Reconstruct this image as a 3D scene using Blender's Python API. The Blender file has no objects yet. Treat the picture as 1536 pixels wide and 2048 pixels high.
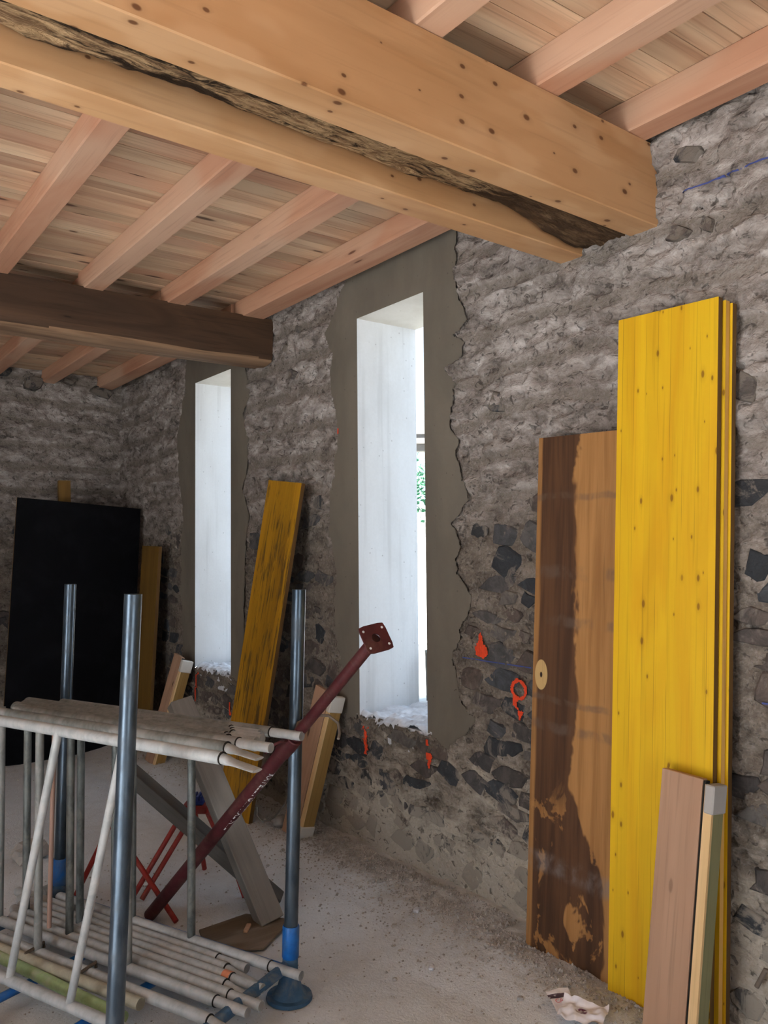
import bpy, bmesh, math, random
import numpy as np
from mathutils import Matrix, Vector

random.seed(7)
rng = np.random.default_rng(11)
SC = bpy.context.scene
COL = SC.collection
R = math.radians

# ------------------------------------------------------------------ camera
FPX, YAW, PITCH, ROLL, EYE = 1650.0, 36.5, 2.55, 0.5, 1.70
fw = Vector((math.sin(R(YAW)) * math.cos(R(PITCH)), math.cos(R(YAW)) * math.cos(R(PITCH)), math.sin(R(PITCH))))
rt0 = Vector((math.cos(R(YAW)), -math.sin(R(YAW)), 0))
up0 = rt0.cross(fw)
rr = R(-ROLL)
rt = rt0 * math.cos(rr) + up0 * math.sin(rr)
up = -rt0 * math.sin(rr) + up0 * math.cos(rr)
cd = bpy.data.cameras.new('camera')
cam = bpy.data.objects.new('camera', cd)
COL.objects.link(cam)
cam.matrix_world = Matrix(((rt.x, up.x, -fw.x, 0), (rt.y, up.y, -fw.y, 0), (rt.z, up.z, -fw.z, EYE), (0, 0, 0, 1)))
cd.sensor_fit = 'VERTICAL'
cd.sensor_height = 36.0
cd.lens = 36.0 * FPX / 2048.0
cd.clip_start = 0.05
SC.camera = cam
EY = Vector((0, 0, EYE))

# ------------------------------------------------------------------ sky, lights, exposure
w = bpy.data.worlds.new('sky')
SC.world = w
w.use_nodes = True
bg = w.node_tree.nodes['Background']
bg.inputs[0].default_value = (0.66, 0.82, 1.0, 1)
bg.inputs[1].default_value = 2.0

def area(name, loc, rot, sx, sy, power, col):
    l = bpy.data.lights.new(name, 'AREA')
    l.shape = 'RECTANGLE'
    l.size, l.size_y, l.energy, l.color = sx, sy, power, col
    o = bpy.data.objects.new(name, l)
    COL.objects.link(o)
    o.location, o.rotation_euler = loc, rot
    return o
# daylight coming in by the wide doorway in the left wall and by the doorway behind the camera
area('doorway_daylight', (-3.52, 1.1, 1.45), (0, R(-90), 0), 2.8, 2.2, 74, (0.97, 0.985, 1.0))
area('rear_doorway_daylight', (0.2, -3.12, 1.25), (R(90), 0, 0), 2.6, 2.4, 6, (1.0, 0.98, 0.95))
# sunshine slanting in by the left doorway on to the floor beside the camera
sl = bpy.data.lights.new('sun', 'SUN')
sl.energy = 33.0
sl.angle = R(0.6)
sl.color = (1.0, 0.965, 0.91)
so = bpy.data.objects.new('sun', sl)
COL.objects.link(so)
so.rotation_euler = Vector((0.80, 0.05, -0.66)).to_track_quat('-Z', 'Y').to_euler()

SC.view_settings.view_transform = 'Standard'
SC.view_settings.look = 'None'
SC.view_settings.exposure = 0.13
SC.view_settings.gamma = 1.0
SC.view_settings.use_curve_mapping = False
SC.cycles.adaptive_threshold = 0.15
SC.cycles.adaptive_min_samples = 20
SC.cycles.max_bounces = 5
SC.cycles.diffuse_bounces = 4
SC.cycles.glossy_bounces = 2
SC.cycles.transmission_bounces = 2

# ------------------------------------------------------------------ numeric noise
def _hash(ix, iy, seed):
    h = (ix.astype(np.int64) * 374761393 + iy.astype(np.int64) * 668265263 + seed * 1442695041) & 0xffffffff
    h = ((h ^ (h >> 13)) * 1274126177) & 0xffffffff
    return ((h ^ (h >> 16)) & 0xffff) / 65535.0
def vnoise(x, y, seed=0):
    ix, iy = np.floor(x), np.floor(y)
    fx, fy = x - ix, y - iy
    fx, fy = fx * fx * (3 - 2 * fx), fy * fy * (3 - 2 * fy)
    a, b = _hash(ix, iy, seed), _hash(ix + 1, iy, seed)
    c, d = _hash(ix, iy + 1, seed), _hash(ix + 1, iy + 1, seed)
    return (a * (1 - fx) + b * fx) * (1 - fy) + (c * (1 - fx) + d * fx) * fy
def fbm(x, y, octv=4, seed=0, gain=0.5):
    s, a, t = 0, 1.0, 0
    for k in range(octv):
        s = s + a * vnoise(x * 2 ** k + 17.3 * k, y * 2 ** k - 9.1 * k, seed + k)
        t += a
        a *= gain
    return s / t
def sstep(a, b, x):
    t = np.clip((x - a) / (b - a), 0, 1)
    return t * t * (3 - 2 * t)

# ------------------------------------------------------------------ mesh helpers
WM = {}
def link(o, parent, Mw):
    COL.objects.link(o)
    WM[o.name] = Mw
    if parent is not None:
        o.parent = parent
        o.matrix_local = WM[parent.name].inverted() @ Mw
    else:
        o.matrix_world = Mw
def thing(name, label, cat, loc=(0, 0, 0), group=None, matrix=None, kind=None):
    o = bpy.data.objects.new(name, None)
    o.empty_display_size = 0.05
    link(o, None, matrix or Matrix.Translation(loc))
    if label: o['label'] = label
    if cat: o['category'] = cat
    if group: o['group'] = group
    if kind: o['kind'] = kind
    return o
def tag(o, label, cat, group=None):
    o['label'] = label
    o['category'] = cat
    if group: o['group'] = group
    return o

class MB:
    def __init__(s):
        s.v, s.f = [], []
    def add(s, vs, fs):
        n = len(s.v)
        s.v += [Vector(a) for a in vs]
        s.f += [tuple(i + n for i in q) for q in fs]
        return s
    def box(s, a, b, M=None):
        x0, y0, z0 = a
        x1, y1, z1 = b
        vs = [Vector(p) for p in ((x0, y0, z0), (x1, y0, z0), (x1, y1, z0), (x0, y1, z0), (x0, y0, z1), (x1, y0, z1), (x1, y1, z1), (x0, y1, z1))]
        if M: vs = [M @ p for p in vs]
        return s.add(vs, [(0, 3, 2, 1), (4, 5, 6, 7), (0, 1, 5, 4), (1, 2, 6, 5), (2, 3, 7, 6), (3, 0, 4, 7)])
    def path(s, pts, r, n=12, caps=True, flat=None):
        pts = [Vector(p) for p in pts]
        rs = r if isinstance(r, (list, tuple)) else [r] * len(pts)
        t0 = (pts[1] - pts[0]).normalized()
        u = t0.cross(Vector((0, 0, 1)))
        if u.length < 0.05: u = t0.cross(Vector((1, 0, 0)))
        u.normalize()
        vs = []
        for i, p in enumerate(pts):
            a = pts[max(i - 1, 0)]
            b = pts[min(i + 1, len(pts) - 1)]
            t = (b - a).normalized()
            u = (u - t * u.dot(t)).normalized()
            v = t.cross(u)
            fl = flat[i] if flat else 1.0
            for k in range(n):
                an = 2 * math.pi * k / n
                vs.append(p + u * (math.cos(an) * rs[i] * (2 - fl if flat else 1)) + v * (math.sin(an) * rs[i] * fl))
        fs = []
        for i in range(len(pts) - 1):
            for k in range(n):
                k2 = (k + 1) % n
                fs.append((i * n + k, i * n + k2, (i + 1) * n + k2, (i + 1) * n + k))
        if caps:
            fs.append(tuple(range(n))[::-1])
            fs.append(tuple(range((len(pts) - 1) * n, len(pts) * n)))
        return s.add(vs, fs)
    def pipe(s, p, q, r, wall=0.004, n=16, open_end=True):
        """tube whose far end q is open and hollow"""
        p, q = Vector(p), Vector(q)
        t = (q - p).normalized()
        s.path([p, q], r, n, caps=False)
        m = len(s.v)
        s.path([q, q - t * 0.10], r - wall, n, caps=False)
        s.f.append(tuple(range(m - 2 * n, m - n))[::-1])
        for k in range(n):
            k2 = (k + 1) % n
            s.f.append((m - n + k, m - n + k2, m + k2, m + k))
        s.f.append(tuple(range(m + n, m + 2 * n)))
        return s
    def build(s, name, mat, parent=None, matrix=None, origin=None, local=False, smooth=0, bevel=0, kind=None, label=None):
        me = bpy.data.meshes.new(name)
        if parent is not None:
            Mw = WM[parent.name] if matrix is None else matrix
        elif matrix is not None:
            Mw = matrix
        else:
            if origin is None:
                xs = [p.x for p in s.v]; ys = [p.y for p in s.v]; zs = [p.z for p in s.v]
                origin = ((min(xs) + max(xs)) / 2, (min(ys) + max(ys)) / 2, min(zs))
            Mw = Matrix.Translation(origin)
        vs = s.v
        if not local:
            inv = Mw.inverted()
            vs = [inv @ p for p in vs]
        me.from_pydata([tuple(p) for p in vs], [], s.f)
        if bevel:
            bm = bmesh.new(); bm.from_mesh(me)
            bmesh.ops.recalc_face_normals(bm, faces=bm.faces)
            bmesh.ops.bevel(bm, geom=list(bm.edges), offset=bevel, segments=1, affect='EDGES')
            bm.to_mesh(me); bm.free()
        if smooth:
            me.shade_smooth()
            me.set_sharp_from_angle(angle=R(smooth))
        me.materials.append(mat)
        me.update()
        o = bpy.data.objects.new(name, me)
        link(o, parent, Mw)
        if kind: o['kind'] = kind
        if label: o['label'] = label
        return o

def gridmesh(name, P, keep=None, mat=None, parent=None, smooth=True, kind=None, origin=(0, 0, 0)):
    """P: (n, m, 3) array of points; keep: (n-1, m-1) mask of cells."""
    n, m, _ = P.shape
    idx = np.arange(n * m).reshape(n, m)
    q = np.stack([idx[:-1, :-1], idx[1:, :-1], idx[1:, 1:], idx[:-1, 1:]], -1).reshape(-1, 4)
    if keep is not None: q = q[keep.reshape(-1)]
    used = np.unique(q)
    remap = np.zeros(n * m, np.int64); remap[used] = np.arange(len(used))
    q = remap[q]
    V = P.reshape(-1, 3)[used] - np.array(origin)
    me = bpy.data.meshes.new(name)
    me.vertices.add(len(V)); me.vertices.foreach_set('co', V.astype(np.float32).ravel())
    me.loops.add(len(q) * 4); me.loops.foreach_set('vertex_index', q.astype(np.int32).ravel())
    me.polygons.add(len(q))
    me.polygons.foreach_set('loop_start', (np.arange(len(q)) * 4).astype(np.int32))
    me.polygons.foreach_set('loop_total', np.full(len(q), 4, np.int32))
    me.update(calc_edges=True)
    me.validate()
    if smooth: me.shade_smooth()
    if mat: me.materials.append(mat)
    o = bpy.data.objects.new(name, me)
    link(o, parent, Matrix.Translation(origin))
    if kind: o['kind'] = kind
    return o

# ------------------------------------------------------------------ material helpers
class NB:
    def __init__(s, name, rough=0.7, metal=0.0, spec=0.3):
        s.m = bpy.data.materials.new(name)
        s.m.use_nodes = True
        s.t = s.m.node_tree
        s.b = s.t.nodes['Principled BSDF']
        s.b.inputs['Roughness'].default_value = rough
        s.b.inputs['Metallic'].default_value = metal
        s.b.inputs['Specular IOR Level'].default_value = spec
    def n(s, typ, **kw):
        nd = s.t.nodes.new(typ)
        for k, v in kw.items(): setattr(nd, k, v)
        return nd
    def put(s, a, sock):
        if isinstance(a, (int, float)): sock.default_value = a
        elif isinstance(a, (tuple, list)):
            a = tuple(a)
            if len(sock.default_value) == 4 and len(a) == 3: a = a + (1,)
            sock.default_value = a
        else: s.t.links.new(a, sock)
    def pos(s): return s.n('ShaderNodeNewGeometry').outputs['Position']
    def obj(s, rand=True, off=True):
        c = s.n('ShaderNodeTexCoord').outputs['Object']
        if not rand: return c
        r = s.n('ShaderNodeObjectInfo').outputs['Random']
        v = s.vm('MULTIPLY', s.comb(r, r, r), (37.0, 61.0, 23.0))
        return s.vm('ADD', c, v)
    def rnd(s): return s.n('ShaderNodeObjectInfo').outputs['Random']
    def comb(s, x, y, z):
        nd = s.n('ShaderNodeCombineXYZ')
        s.put(x, nd.inputs[0]); s.put(y, nd.inputs[1]); s.put(z, nd.inputs[2])
        return nd.outputs[0]
    def sep(s, v):
        nd = s.n('ShaderNodeSeparateXYZ'); s.put(v, nd.inputs[0]); return nd.outputs
    def vm(s, op, a, b):
        nd = s.n('ShaderNodeVectorMath', operation=op)
        s.put(a, nd.inputs[0]); s.put(b, nd.inputs[1]); return nd.outputs[0]
    def ma(s, op, a, b=0.0, clamp=False):
        nd = s.n('ShaderNodeMath', operation=op, use_clamp=clamp)
        s.put(a, nd.inputs[0]); s.put(b, nd.inputs[1]); return nd.outputs[0]
    def scale(s, v, sc): return s.vm('MULTIPLY', v, sc)
    def noise(s, v, sc=1.0, det=4.0, rough=0.55, dist=0.0):
        nd = s.n('ShaderNodeTexNoise')
        s.put(v, nd.inputs['Vector']); nd.inputs['Scale'].default_value = sc
        nd.inputs['Detail'].default_value = det; nd.inputs['Roughness'].default_value = rough
        nd.inputs['Distortion'].default_value = dist
        return nd.outputs['Fac']
    def vor(s, v, sc=1.0, feat='F1', out='Distance', rnd=1.0):
        nd = s.n('ShaderNodeTexVoronoi', feature=feat)
        s.put(v, nd.inputs['Vector']); nd.inputs['Scale'].default_value = sc
        nd.inputs['Randomness'].default_value = rnd
        return nd
    def ramp(s, f, stops, interp='LINEAR'):
        nd = s.n('ShaderNodeValToRGB')
        s.put(f, nd.inputs[0])
        cr = nd.color_ramp; cr.interpolation = interp
        while len(cr.elements) < len(stops): cr.elements.new(0.5)
        for e, (p, c) in zip(cr.elements, stops):
            e.position = p
            e.color = (c, c, c, 1) if isinstance(c, (int, float)) else (tuple(c) + (1,) if len(c) == 3 else c)
        return nd.outputs[0]
    def step(s, f, a, b):
        nd = s.n('ShaderNodeMapRange', interpolation_type='SMOOTHSTEP', clamp=True)
        s.put(f, nd.inputs[0])
        if a <= b:
            nd.inputs[1].default_value = a; nd.inputs[2].default_value = b
        else:
            nd.inputs[1].default_value = b; nd.inputs[2].default_value = a
            nd.inputs[3].default_value = 1.0; nd.inputs[4].default_value = 0.0
        return nd.outputs[0]
    def mix(s, f, a, b, mode='MIX'):
        nd = s.n('ShaderNodeMix', data_type='RGBA', blend_type=mode)
        s.put(f, nd.inputs[0]); s.put(a, nd.inputs[6]); s.put(b, nd.inputs[7])
        return nd.outputs[2]
    def bump(s, h, strength=0.4, dist=0.01, prev=None):
        nd = s.n('ShaderNodeBump')
        nd.inputs['Strength'].default_value = strength
        nd.inputs['Distance'].default_value = dist
        s.put(h, nd.inputs['Height'])
        if prev: s.put(prev, nd.inputs['Normal'])
        return nd.outputs[0]
    def out(s, col=None, nrm=None, rough=None):
        if col is not None: s.put(col, s.b.inputs['Base Color'])
        if nrm is not None: s.put(nrm, s.b.inputs['Normal'])
        if rough is not None: s.put(rough, s.b.inputs['Roughness'])
        return s.m

AX = {'X': (1, 0, 0), 'Y': (0, 1, 0), 'Z': (0, 0, 1)}
def svec(axis, along, across):
    return tuple(along if AX[axis][i] else across for i in range(3))

def wood(name, light, dark, axis='Z', var=0.25, knots=0.5, knot=(0.08, 0.03, 0.012), kscale=(2.6, 6.0), grain=9.0, rough=0.62, streak=0.35, extra=None, patch=None):
    b = NB(name, rough)
    c = b.obj()
    g1 = b.noise(b.scale(c, svec(axis, 0.7, grain)), 1.0, 3, 0.6, 0.8)
    col = b.mix(b.step(g1, 0.35, 0.72), light, dark)
    if patch:
        p = b.noise(b.scale(c, svec(axis, patch[1], patch[1] * 2.2)), 1.0, 2, 0.5)
        col = b.mix(b.ma('MULTIPLY', b.step(p, 0.5, 0.62), patch[2]), col, patch[0])
    g2 = b.noise(b.scale(c, svec(axis, 2.0, grain * 11)), 1.0, 2, 0.6)
    col = b.mix(b.ma('MULTIPLY', b.step(g2, 0.52, 0.75), streak), col, tuple(x * 0.55 for x in dark))
    rv = b.ma('ADD', b.ma('MULTIPLY', b.rnd(), var), 1.0 - var * 0.6)
    hs = b.n('ShaderNodeHueSaturation')
    b.put(rv, hs.inputs['Value']); b.put(col, hs.inputs['Color'])
    col = hs.outputs[0]
    if knots > 0:
        cs = b.sep(c)
        ia = 'XYZ'.index(axis)
        ot = [cs[i] for i in range(3) if i != ia]
        vc = b.comb(b.ma('MULTIPLY', cs[ia], kscale[0]), b.ma('MULTIPLY', b.ma('ADD', ot[0], ot[1]), kscale[1]), 0.0)
        vn = b.vor(vc, 1.0)
        vn.voronoi_dimensions = '2D'
        sel = b.step(b.sep(vn.outputs['Color'])[0], 1.0 - knots, 1.0 - knots + 0.02)
        kd = b.ma('DIVIDE', vn.outputs['Distance'], b.ma('ADD', 0.35, b.sep(vn.outputs['Color'])[1]))
        halo = b.ma('MULTIPLY', b.step(kd, 0.26, 0.06), sel)
        core = b.ma('MULTIPLY', b.step(kd, 0.105, 0.05), sel)
        col = b.mix(b.ma('MULTIPLY', halo, 0.28), col, tuple(x * 0.6 for x in dark))
        col = b.mix(b.ma('MULTIPLY', core, 0.85), col, knot)
    if extra: col = extra(b, c, col)
    return b.out(col, b.bump(g2, 0.12, 0.004))

def metal(name, base, dark, rough=0.42, met=0.75, sc=30, dirt=(0.32, 0.30, 0.27), dirtf=0.5):
    b = NB(name, rough, met, 0.5)
    c = b.obj()
    n = b.noise(b.scale(c, (sc, sc, sc * 0.35)), 1.0, 5, 0.65)
    col = b.mix(b.step(n, 0.35, 0.7), base, dark)
    d = b.noise(c, 9.0, 5, 0.7, 0.6)
    dm = b.ma('MULTIPLY', b.step(d, 0.48, 0.66), dirtf)
    col = b.mix(dm, col, dirt)
    b.put(b.ma('MULTIPLY', b.ma('SUBTRACT', 1.0, dm), met), b.b.inputs['Metallic'])
    return b.out(col, b.bump(n, 0.08, 0.003), b.ma('ADD', b.ma('MULTIPLY', dm, 0.35), rough))

# ---- wall mortar
def mortar(name, seed=0.0):
    b = NB(name, 0.95, 0, 0.1)
    p = b.pos()
    x, y, z = b.sep(p)
    band = b.n('ShaderNodeAttribute', attribute_name='smear').outputs['Fac']
    pp = b.vm('ADD', p, (seed, seed * 0.7, 0))
    big = b.noise(b.scale(pp, (1, 1, 1.6)), 1.3, 3, 0.6)
    mid = b.noise(b.scale(pp, (1, 1, 2.0)), 6.5, 4, 0.68, 0.4)
    fin = b.noise(pp, 60.0, 2, 0.7)
    up_ = b.ramp(mid, [(0.28, (0.095, 0.080, 0.071)), (0.42, (0.205, 0.177, 0.160)), (0.56, (0.34, 0.303, 0.282)), (0.72, (0.54, 0.505, 0.49))])
    up_ = b.mix(b.ma('MULTIPLY', band, 0.75), up_, b.mix(mid, (0.14, 0.118, 0.10), (0.24, 0.208, 0.178)))
    lowc = b.ramp(mid, [(0.3, (0.085, 0.070, 0.057)), (0.5, (0.165, 0.138, 0.114)), (0.72, (0.26, 0.222, 0.188))])
    zz = b.ma('ADD', z, b.ma('MULTIPLY', b.ma('SUBTRACT', big, 0.5), 1.1))
    col = b.mix(b.step(zz, 1.65, 2.2), lowc, up_)
    dust = b.ma('ADD', b.ma('MULTIPLY', b.ma('SUBTRACT', mid, 0.5), 0.9), b.ma('MULTIPLY', b.ma('SUBTRACT', big, 0.5), 0.9))
    df = b.step(b.ma('SUBTRACT', z, dust), 0.72, 0.20)
    col = b.mix(b.ma('MULTIPLY', df, 0.9), col, b.mix(fin, (0.40, 0.355, 0.29), (0.55, 0.50, 0.425)))
    pit = b.noise(b.scale(pp, (1, 1, 1.4)), 24.0, 2, 0.6, 0.9)
    col = b.mix(b.ma('MULTIPLY', b.step(pit, 0.59, 0.68), 0.65), col, (0.03, 0.026, 0.023))
    col = b.mix(b.ma('MULTIPLY', b.step(fin, 0.45, 0.75), 0.22), col, (0.50, 0.465, 0.44))
    h = b.ma('ADD', b.ma('MULTIPLY', fin, 0.5), b.ma('ADD', b.ma('MULTIPLY', mid, 1.0), b.ma('MULTIPLY', pit, -0.8)))
    return b.out(col, b.bump(h, 0.8, 0.016))

def stone_mat(name):
    b = NB(name, 0.8, 0, 0.25)
    c = b.obj()
    base = b.ramp(b.rnd(), [(0.0, (0.085, 0.093, 0.105)), (0.25, (0.035, 0.040, 0.047)), (0.45, (0.11, 0.095, 0.086)), (0.65, (0.135, 0.105, 0.09)), (0.85, (0.085, 0.088, 0.094)), (1.0, (0.17, 0.15, 0.133))])
    p = b.pos()
    n = b.noise(p, 16.0, 4, 0.65, 0.5)
    n2 = b.noise(p, 60.0, 2, 0.6)
    col = b.mix(b.step(n, 0.3, 0.7), b.mix(0.55, base, (0.02, 0.02, 0.022)), base)
    sm = b.noise(b.vm('ADD', p, (3.1, 7.7, 1.3)), 9.0, 5, 0.7, 0.8)
    z = b.sep(p)[2]
    th = b.ma('ADD', sm, b.ma('MULTIPLY', b.step(z, 0.75, 0.1), 0.22))
    th = b.ma('ADD', th, b.ma('MULTIPLY', b.step(z, 1.6, 2.2), 0.14))
    col = b.mix(b.ma('MULTIPLY', b.step(th, 0.545, 0.67), 0.8), col, b.mix(b.step(z, 0.75, 0.25), (0.20, 0.172, 0.148), (0.38, 0.34, 0.285)))
    return b.out(col, b.bump(b.ma('ADD', n, b.ma('MULTIPLY', n2, 0.4)), 0.7, 0.012))

def concrete(name, a, c2, sc=3.0, pores=True, streaks=0.0, rough=0.85):
    b = NB(name, rough, 0, 0.25)
    p = b.pos()
    n = b.noise(b.scale(p, (1, 1, 0.5)), sc, 5, 0.6, 0.3)
    f = b.noise(p, 70.0, 3, 0.6)
    col = b.mix(b.step(n, 0.3, 0.7), a, c2)
    col = b.mix(b.ma('MULTIPLY', f, 0.2), col, tuple(x * 0.6 for x in a))
    if pores:
        v = b.vor(p, 16.0)
        col = b.mix(b.ma('MULTIPLY', b.step(v.outputs['Distance'], 0.09, 0.05), 0.5), col, tuple(x * 0.35 for x in a))
    if streaks:
        s_ = b.noise(b.scale(p, (22, 22, 0.8)), 1.0, 3, 0.6)
        col = b.mix(b.ma('MULTIPLY', b.step(s_, 0.5, 0.7), streaks), col, tuple(x * 0.62 for x in a))
    return b.out(col, b.bump(b.ma('ADD', n, b.ma('MULTIPLY', f, 0.3)), 0.25, 0.006))

def plain(name, col, rough=0.6, met=0.0, var=0.25, sc=14.0, dirt=None, bump=0.1):
    b = NB(name, rough, met, 0.4)
    c = b.obj()
    n = b.noise(c, sc, 5, 0.65, 0.3)
    k = b.mix(b.step(n, 0.3, 0.7), col, tuple(x * (1 - var) for x in col))
    if dirt:
        d = b.noise(c, sc * 0.55, 5, 0.7, 0.7)
        k = b.mix(b.ma('MULTIPLY', b.step(d, 0.45, 0.68), dirt[1]), k, dirt[0])
    return b.out(k, b.bump(n, bump, 0.004))

M_MORTAR = mortar('lime_mortar')
M_MORTAR_B = mortar('lime_mortar_back', 5.0)
M_STONE = stone_mat('field_stone')
M_SURROUND = concrete('brown_grey_render', (0.20, 0.175, 0.14), (0.145, 0.128, 0.105), 2.2)
M_REVEAL = concrete('pale_concrete', (0.56, 0.57, 0.58), (0.66, 0.68, 0.70), 2.0, True, 0.25)
M_LINTEL = concrete('cream_concrete', (0.52, 0.49, 0.43), (0.62, 0.60, 0.55), 3.0)
M_SILL = concrete('broken_plaster', (0.55, 0.56, 0.60), (0.75, 0.77, 0.82), 14.0, False)
M_CRACK = plain('dark_crack', (0.02, 0.017, 0.014), 0.95)
M_PLAIN_WALL = concrete('grey_render', (0.24, 0.21, 0.19), (0.17, 0.15, 0.135), 2.0)

# ------------------------------------------------------------------ the right wall
WX = 2.70
W1 = (3.285, 3.892, 0.77, 3.035)      # y0, y1, z0, z1 of the openings
W2 = (5.535, 6.172, 0.795, 3.04)
R1 = [(3.03, 3.50), (3.026, 3.079), (3.024, 2.991), (2.961, 2.811), (3.062, 2.761), (2.989, 2.705), (3.005, 2.642), (3.099, 2.597), (3.052, 2.516), (3.076, 2.414), (3.089, 2.336), (3.013, 2.215), (3.066, 2.161), (3.016, 2.082), (2.978, 1.96), (2.968, 1.932), (3.095, 1.812), (2.997, 1.708), (3.061, 1.637), (2.949, 1.434), (3.015, 1.341), (3.081, 1.187), (3.072, 1.069), (3.037, 0.955), (2.946, 0.883), (3.015, 0.8), (3.10, 0.74)]
L1 = [(3.95, 3.50), (3.976, 3.286), (4.056, 3.247), (4.079, 3.171), (4.237, 3.026), (4.159, 2.899), (4.177, 2.747), (4.14, 2.604), (4.099, 2.393), (4.117, 2.227), (4.191, 2.03), (4.188, 1.776), (4.108, 1.559), (4.139, 1.267), (4.077, 1.02), (4.095, 0.804), (4.107, 0.698)]
R2 = [(5.30, 3.5), (5.313, 3.01), (5.244, 2.793), (5.33, 2.676), (5.245, 2.4), (5.354, 2.137), (5.27, 1.965), (5.317, 1.522), (5.358, 0.847), (5.40, 0.75)]
L2 = [(6.34, 3.5), (6.359, 3.189), (6.419, 2.917), (6.533, 2.669), (6.5, 2.356), (6.415, 2.011), (6.464, 1.499), (6.378, 0.773), (6.34, 0.7)]
def edge(tab, z):
    zs = np.array([q[1] for q in tab])[::-1]
    ys = np.array([q[0] for q in tab])[::-1]
    return np.interp(z, zs, ys)
def surround_d(Y, Z):
    """signed distance-like value, positive inside one of the rendered surrounds"""
    jit = (fbm(Y * 14, Z * 14, 4, 40, 0.6) - 0.5) * 0.075
    out = np.full(np.shape(Y), -9.0)
    for (Rt, Lt, wd, zb) in ((R1, L1, W1, 0.74), (R2, L2, W2, 0.77)):
        d = np.minimum(np.minimum(Y - edge(Rt, Z), edge(Lt, Z) - Y), Z - zb)
        inside_col = (Y > wd[0] - 0.03) & (Y < wd[1] + 0.03) & (Z < wd[2])
        d = np.where(inside_col, np.minimum(d, Z - wd[2] + 0.01), d)
        out = np.maximum(out, d)
    return out + jit
def in_open(Y, Z, e=0.0):
    r = np.zeros(np.shape(Y), bool)
    for wd in (W1, W2):
        r |= (Y > wd[0] - e) & (Y < wd[1] + e) & (Z > wd[2] - e) & (Z < wd[3] + e)
    return r

def wall_relief(Y, Z, seed=0, want_band=False):
    low = 1 - sstep(1.55, 2.15, Z + (fbm(Y * 0.9, Z * 0.9, 3, 3 + seed) - 0.5) * 1.0)
    big = (fbm(Y * 1.2, Z * 1.4, 3, 5 + seed) - 0.5) * 0.035
    zc = Z + (fbm(Y * 0.8, Z * 0.5, 2, 9 + seed) - 0.5) * 0.16 + (fbm(Y * 6, Z * 6, 3, 15 + seed) - 0.5) * 0.07
    ph = (zc / 0.205) % 1.0
    band = sstep(0.0, 0.10, ph) * (1 - sstep(0.28, 0.38, ph)) * sstep(0.34, 0.46, fbm(Y * 0.9, Z * 2.1, 2, 17 + seed))      # trowelled smear between the courses
    blocks = fbm(Y * 5 + np.floor(zc / 0.205) * 3.7, Z * 7, 4, 21 + seed)
    ridg = 1 - np.abs(2 * fbm(Y * 10, Z * 13, 4, 31 + seed) - 1)
    crust = (blocks - 0.45) * 0.055 + (ridg - 0.75) * 0.030
    crust = crust * (1 - 0.75 * band) - band * 0.006
    pit = sstep(0.60, 0.70, fbm(Y * 13, Z * 18, 3, 51 + seed)) * 0.022
    fine = (fbm(Y * 45, Z * 45, 3, 61 + seed) - 0.5) * 0.010
    upper = big + crust + fine - pit * (1 - band)
    lower = big * 0.5 + (fbm(Y * 7, Z * 9, 4, 71 + seed) - 0.5) * 0.016 + fine - pit * 0.6 - 0.004
    if want_band: return band * (1 - low)
    return upper * (1 - low) + lower * low + 0.002

ys = np.concatenate([np.arange(-3.3, 1.0, 0.12), np.arange(1.0, 4.6, 0.0085), np.arange(4.6, 8.05, 0.014)])
zs = np.arange(-0.12, 3.52, 0.0092)
GY, GZ = np.meshgrid(ys, zs, indexing='ij')
HH = wall_relief(GY, GZ)
SD = surround_d(GY, GZ)
HH = np.where(SD > 0, -0.012, HH + 0.006 * np.exp(-np.abs(SD + 0.03) / 0.03) * (SD > -0.2))
# broken-out foot of the openings
P = np.stack([WX - HH, GY, GZ], -1)
cy, cz = (GY[:-1, :-1] + GY[1:, 1:]) / 2, (GZ[:-1, :-1] + GZ[1:, 1:]) / 2
brk = (fbm(cy * 14, cz * 14, 3, 90) - 0.35) * 0.05
keep = ~in_open(cy, cz + np.where(cz < 1.0, brk, 0), 0.009)
def add_attr(o, nm, vals):
    at = o.data.attributes.new(nm, 'FLOAT', 'POINT')
    at.data.foreach_set('value', vals.astype(np.float32).ravel())
wall_right = gridmesh('wall_right', P, keep, M_MORTAR, kind='structure')
_co = np.empty(len(wall_right.data.vertices) * 3, np.float32); wall_right.data.vertices.foreach_get('co', _co); _co = _co.reshape(-1, 3)
add_attr(wall_right, 'smear', wall_relief(_co[:, 1].astype(float), _co[:, 2].astype(float), 0, True))

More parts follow.
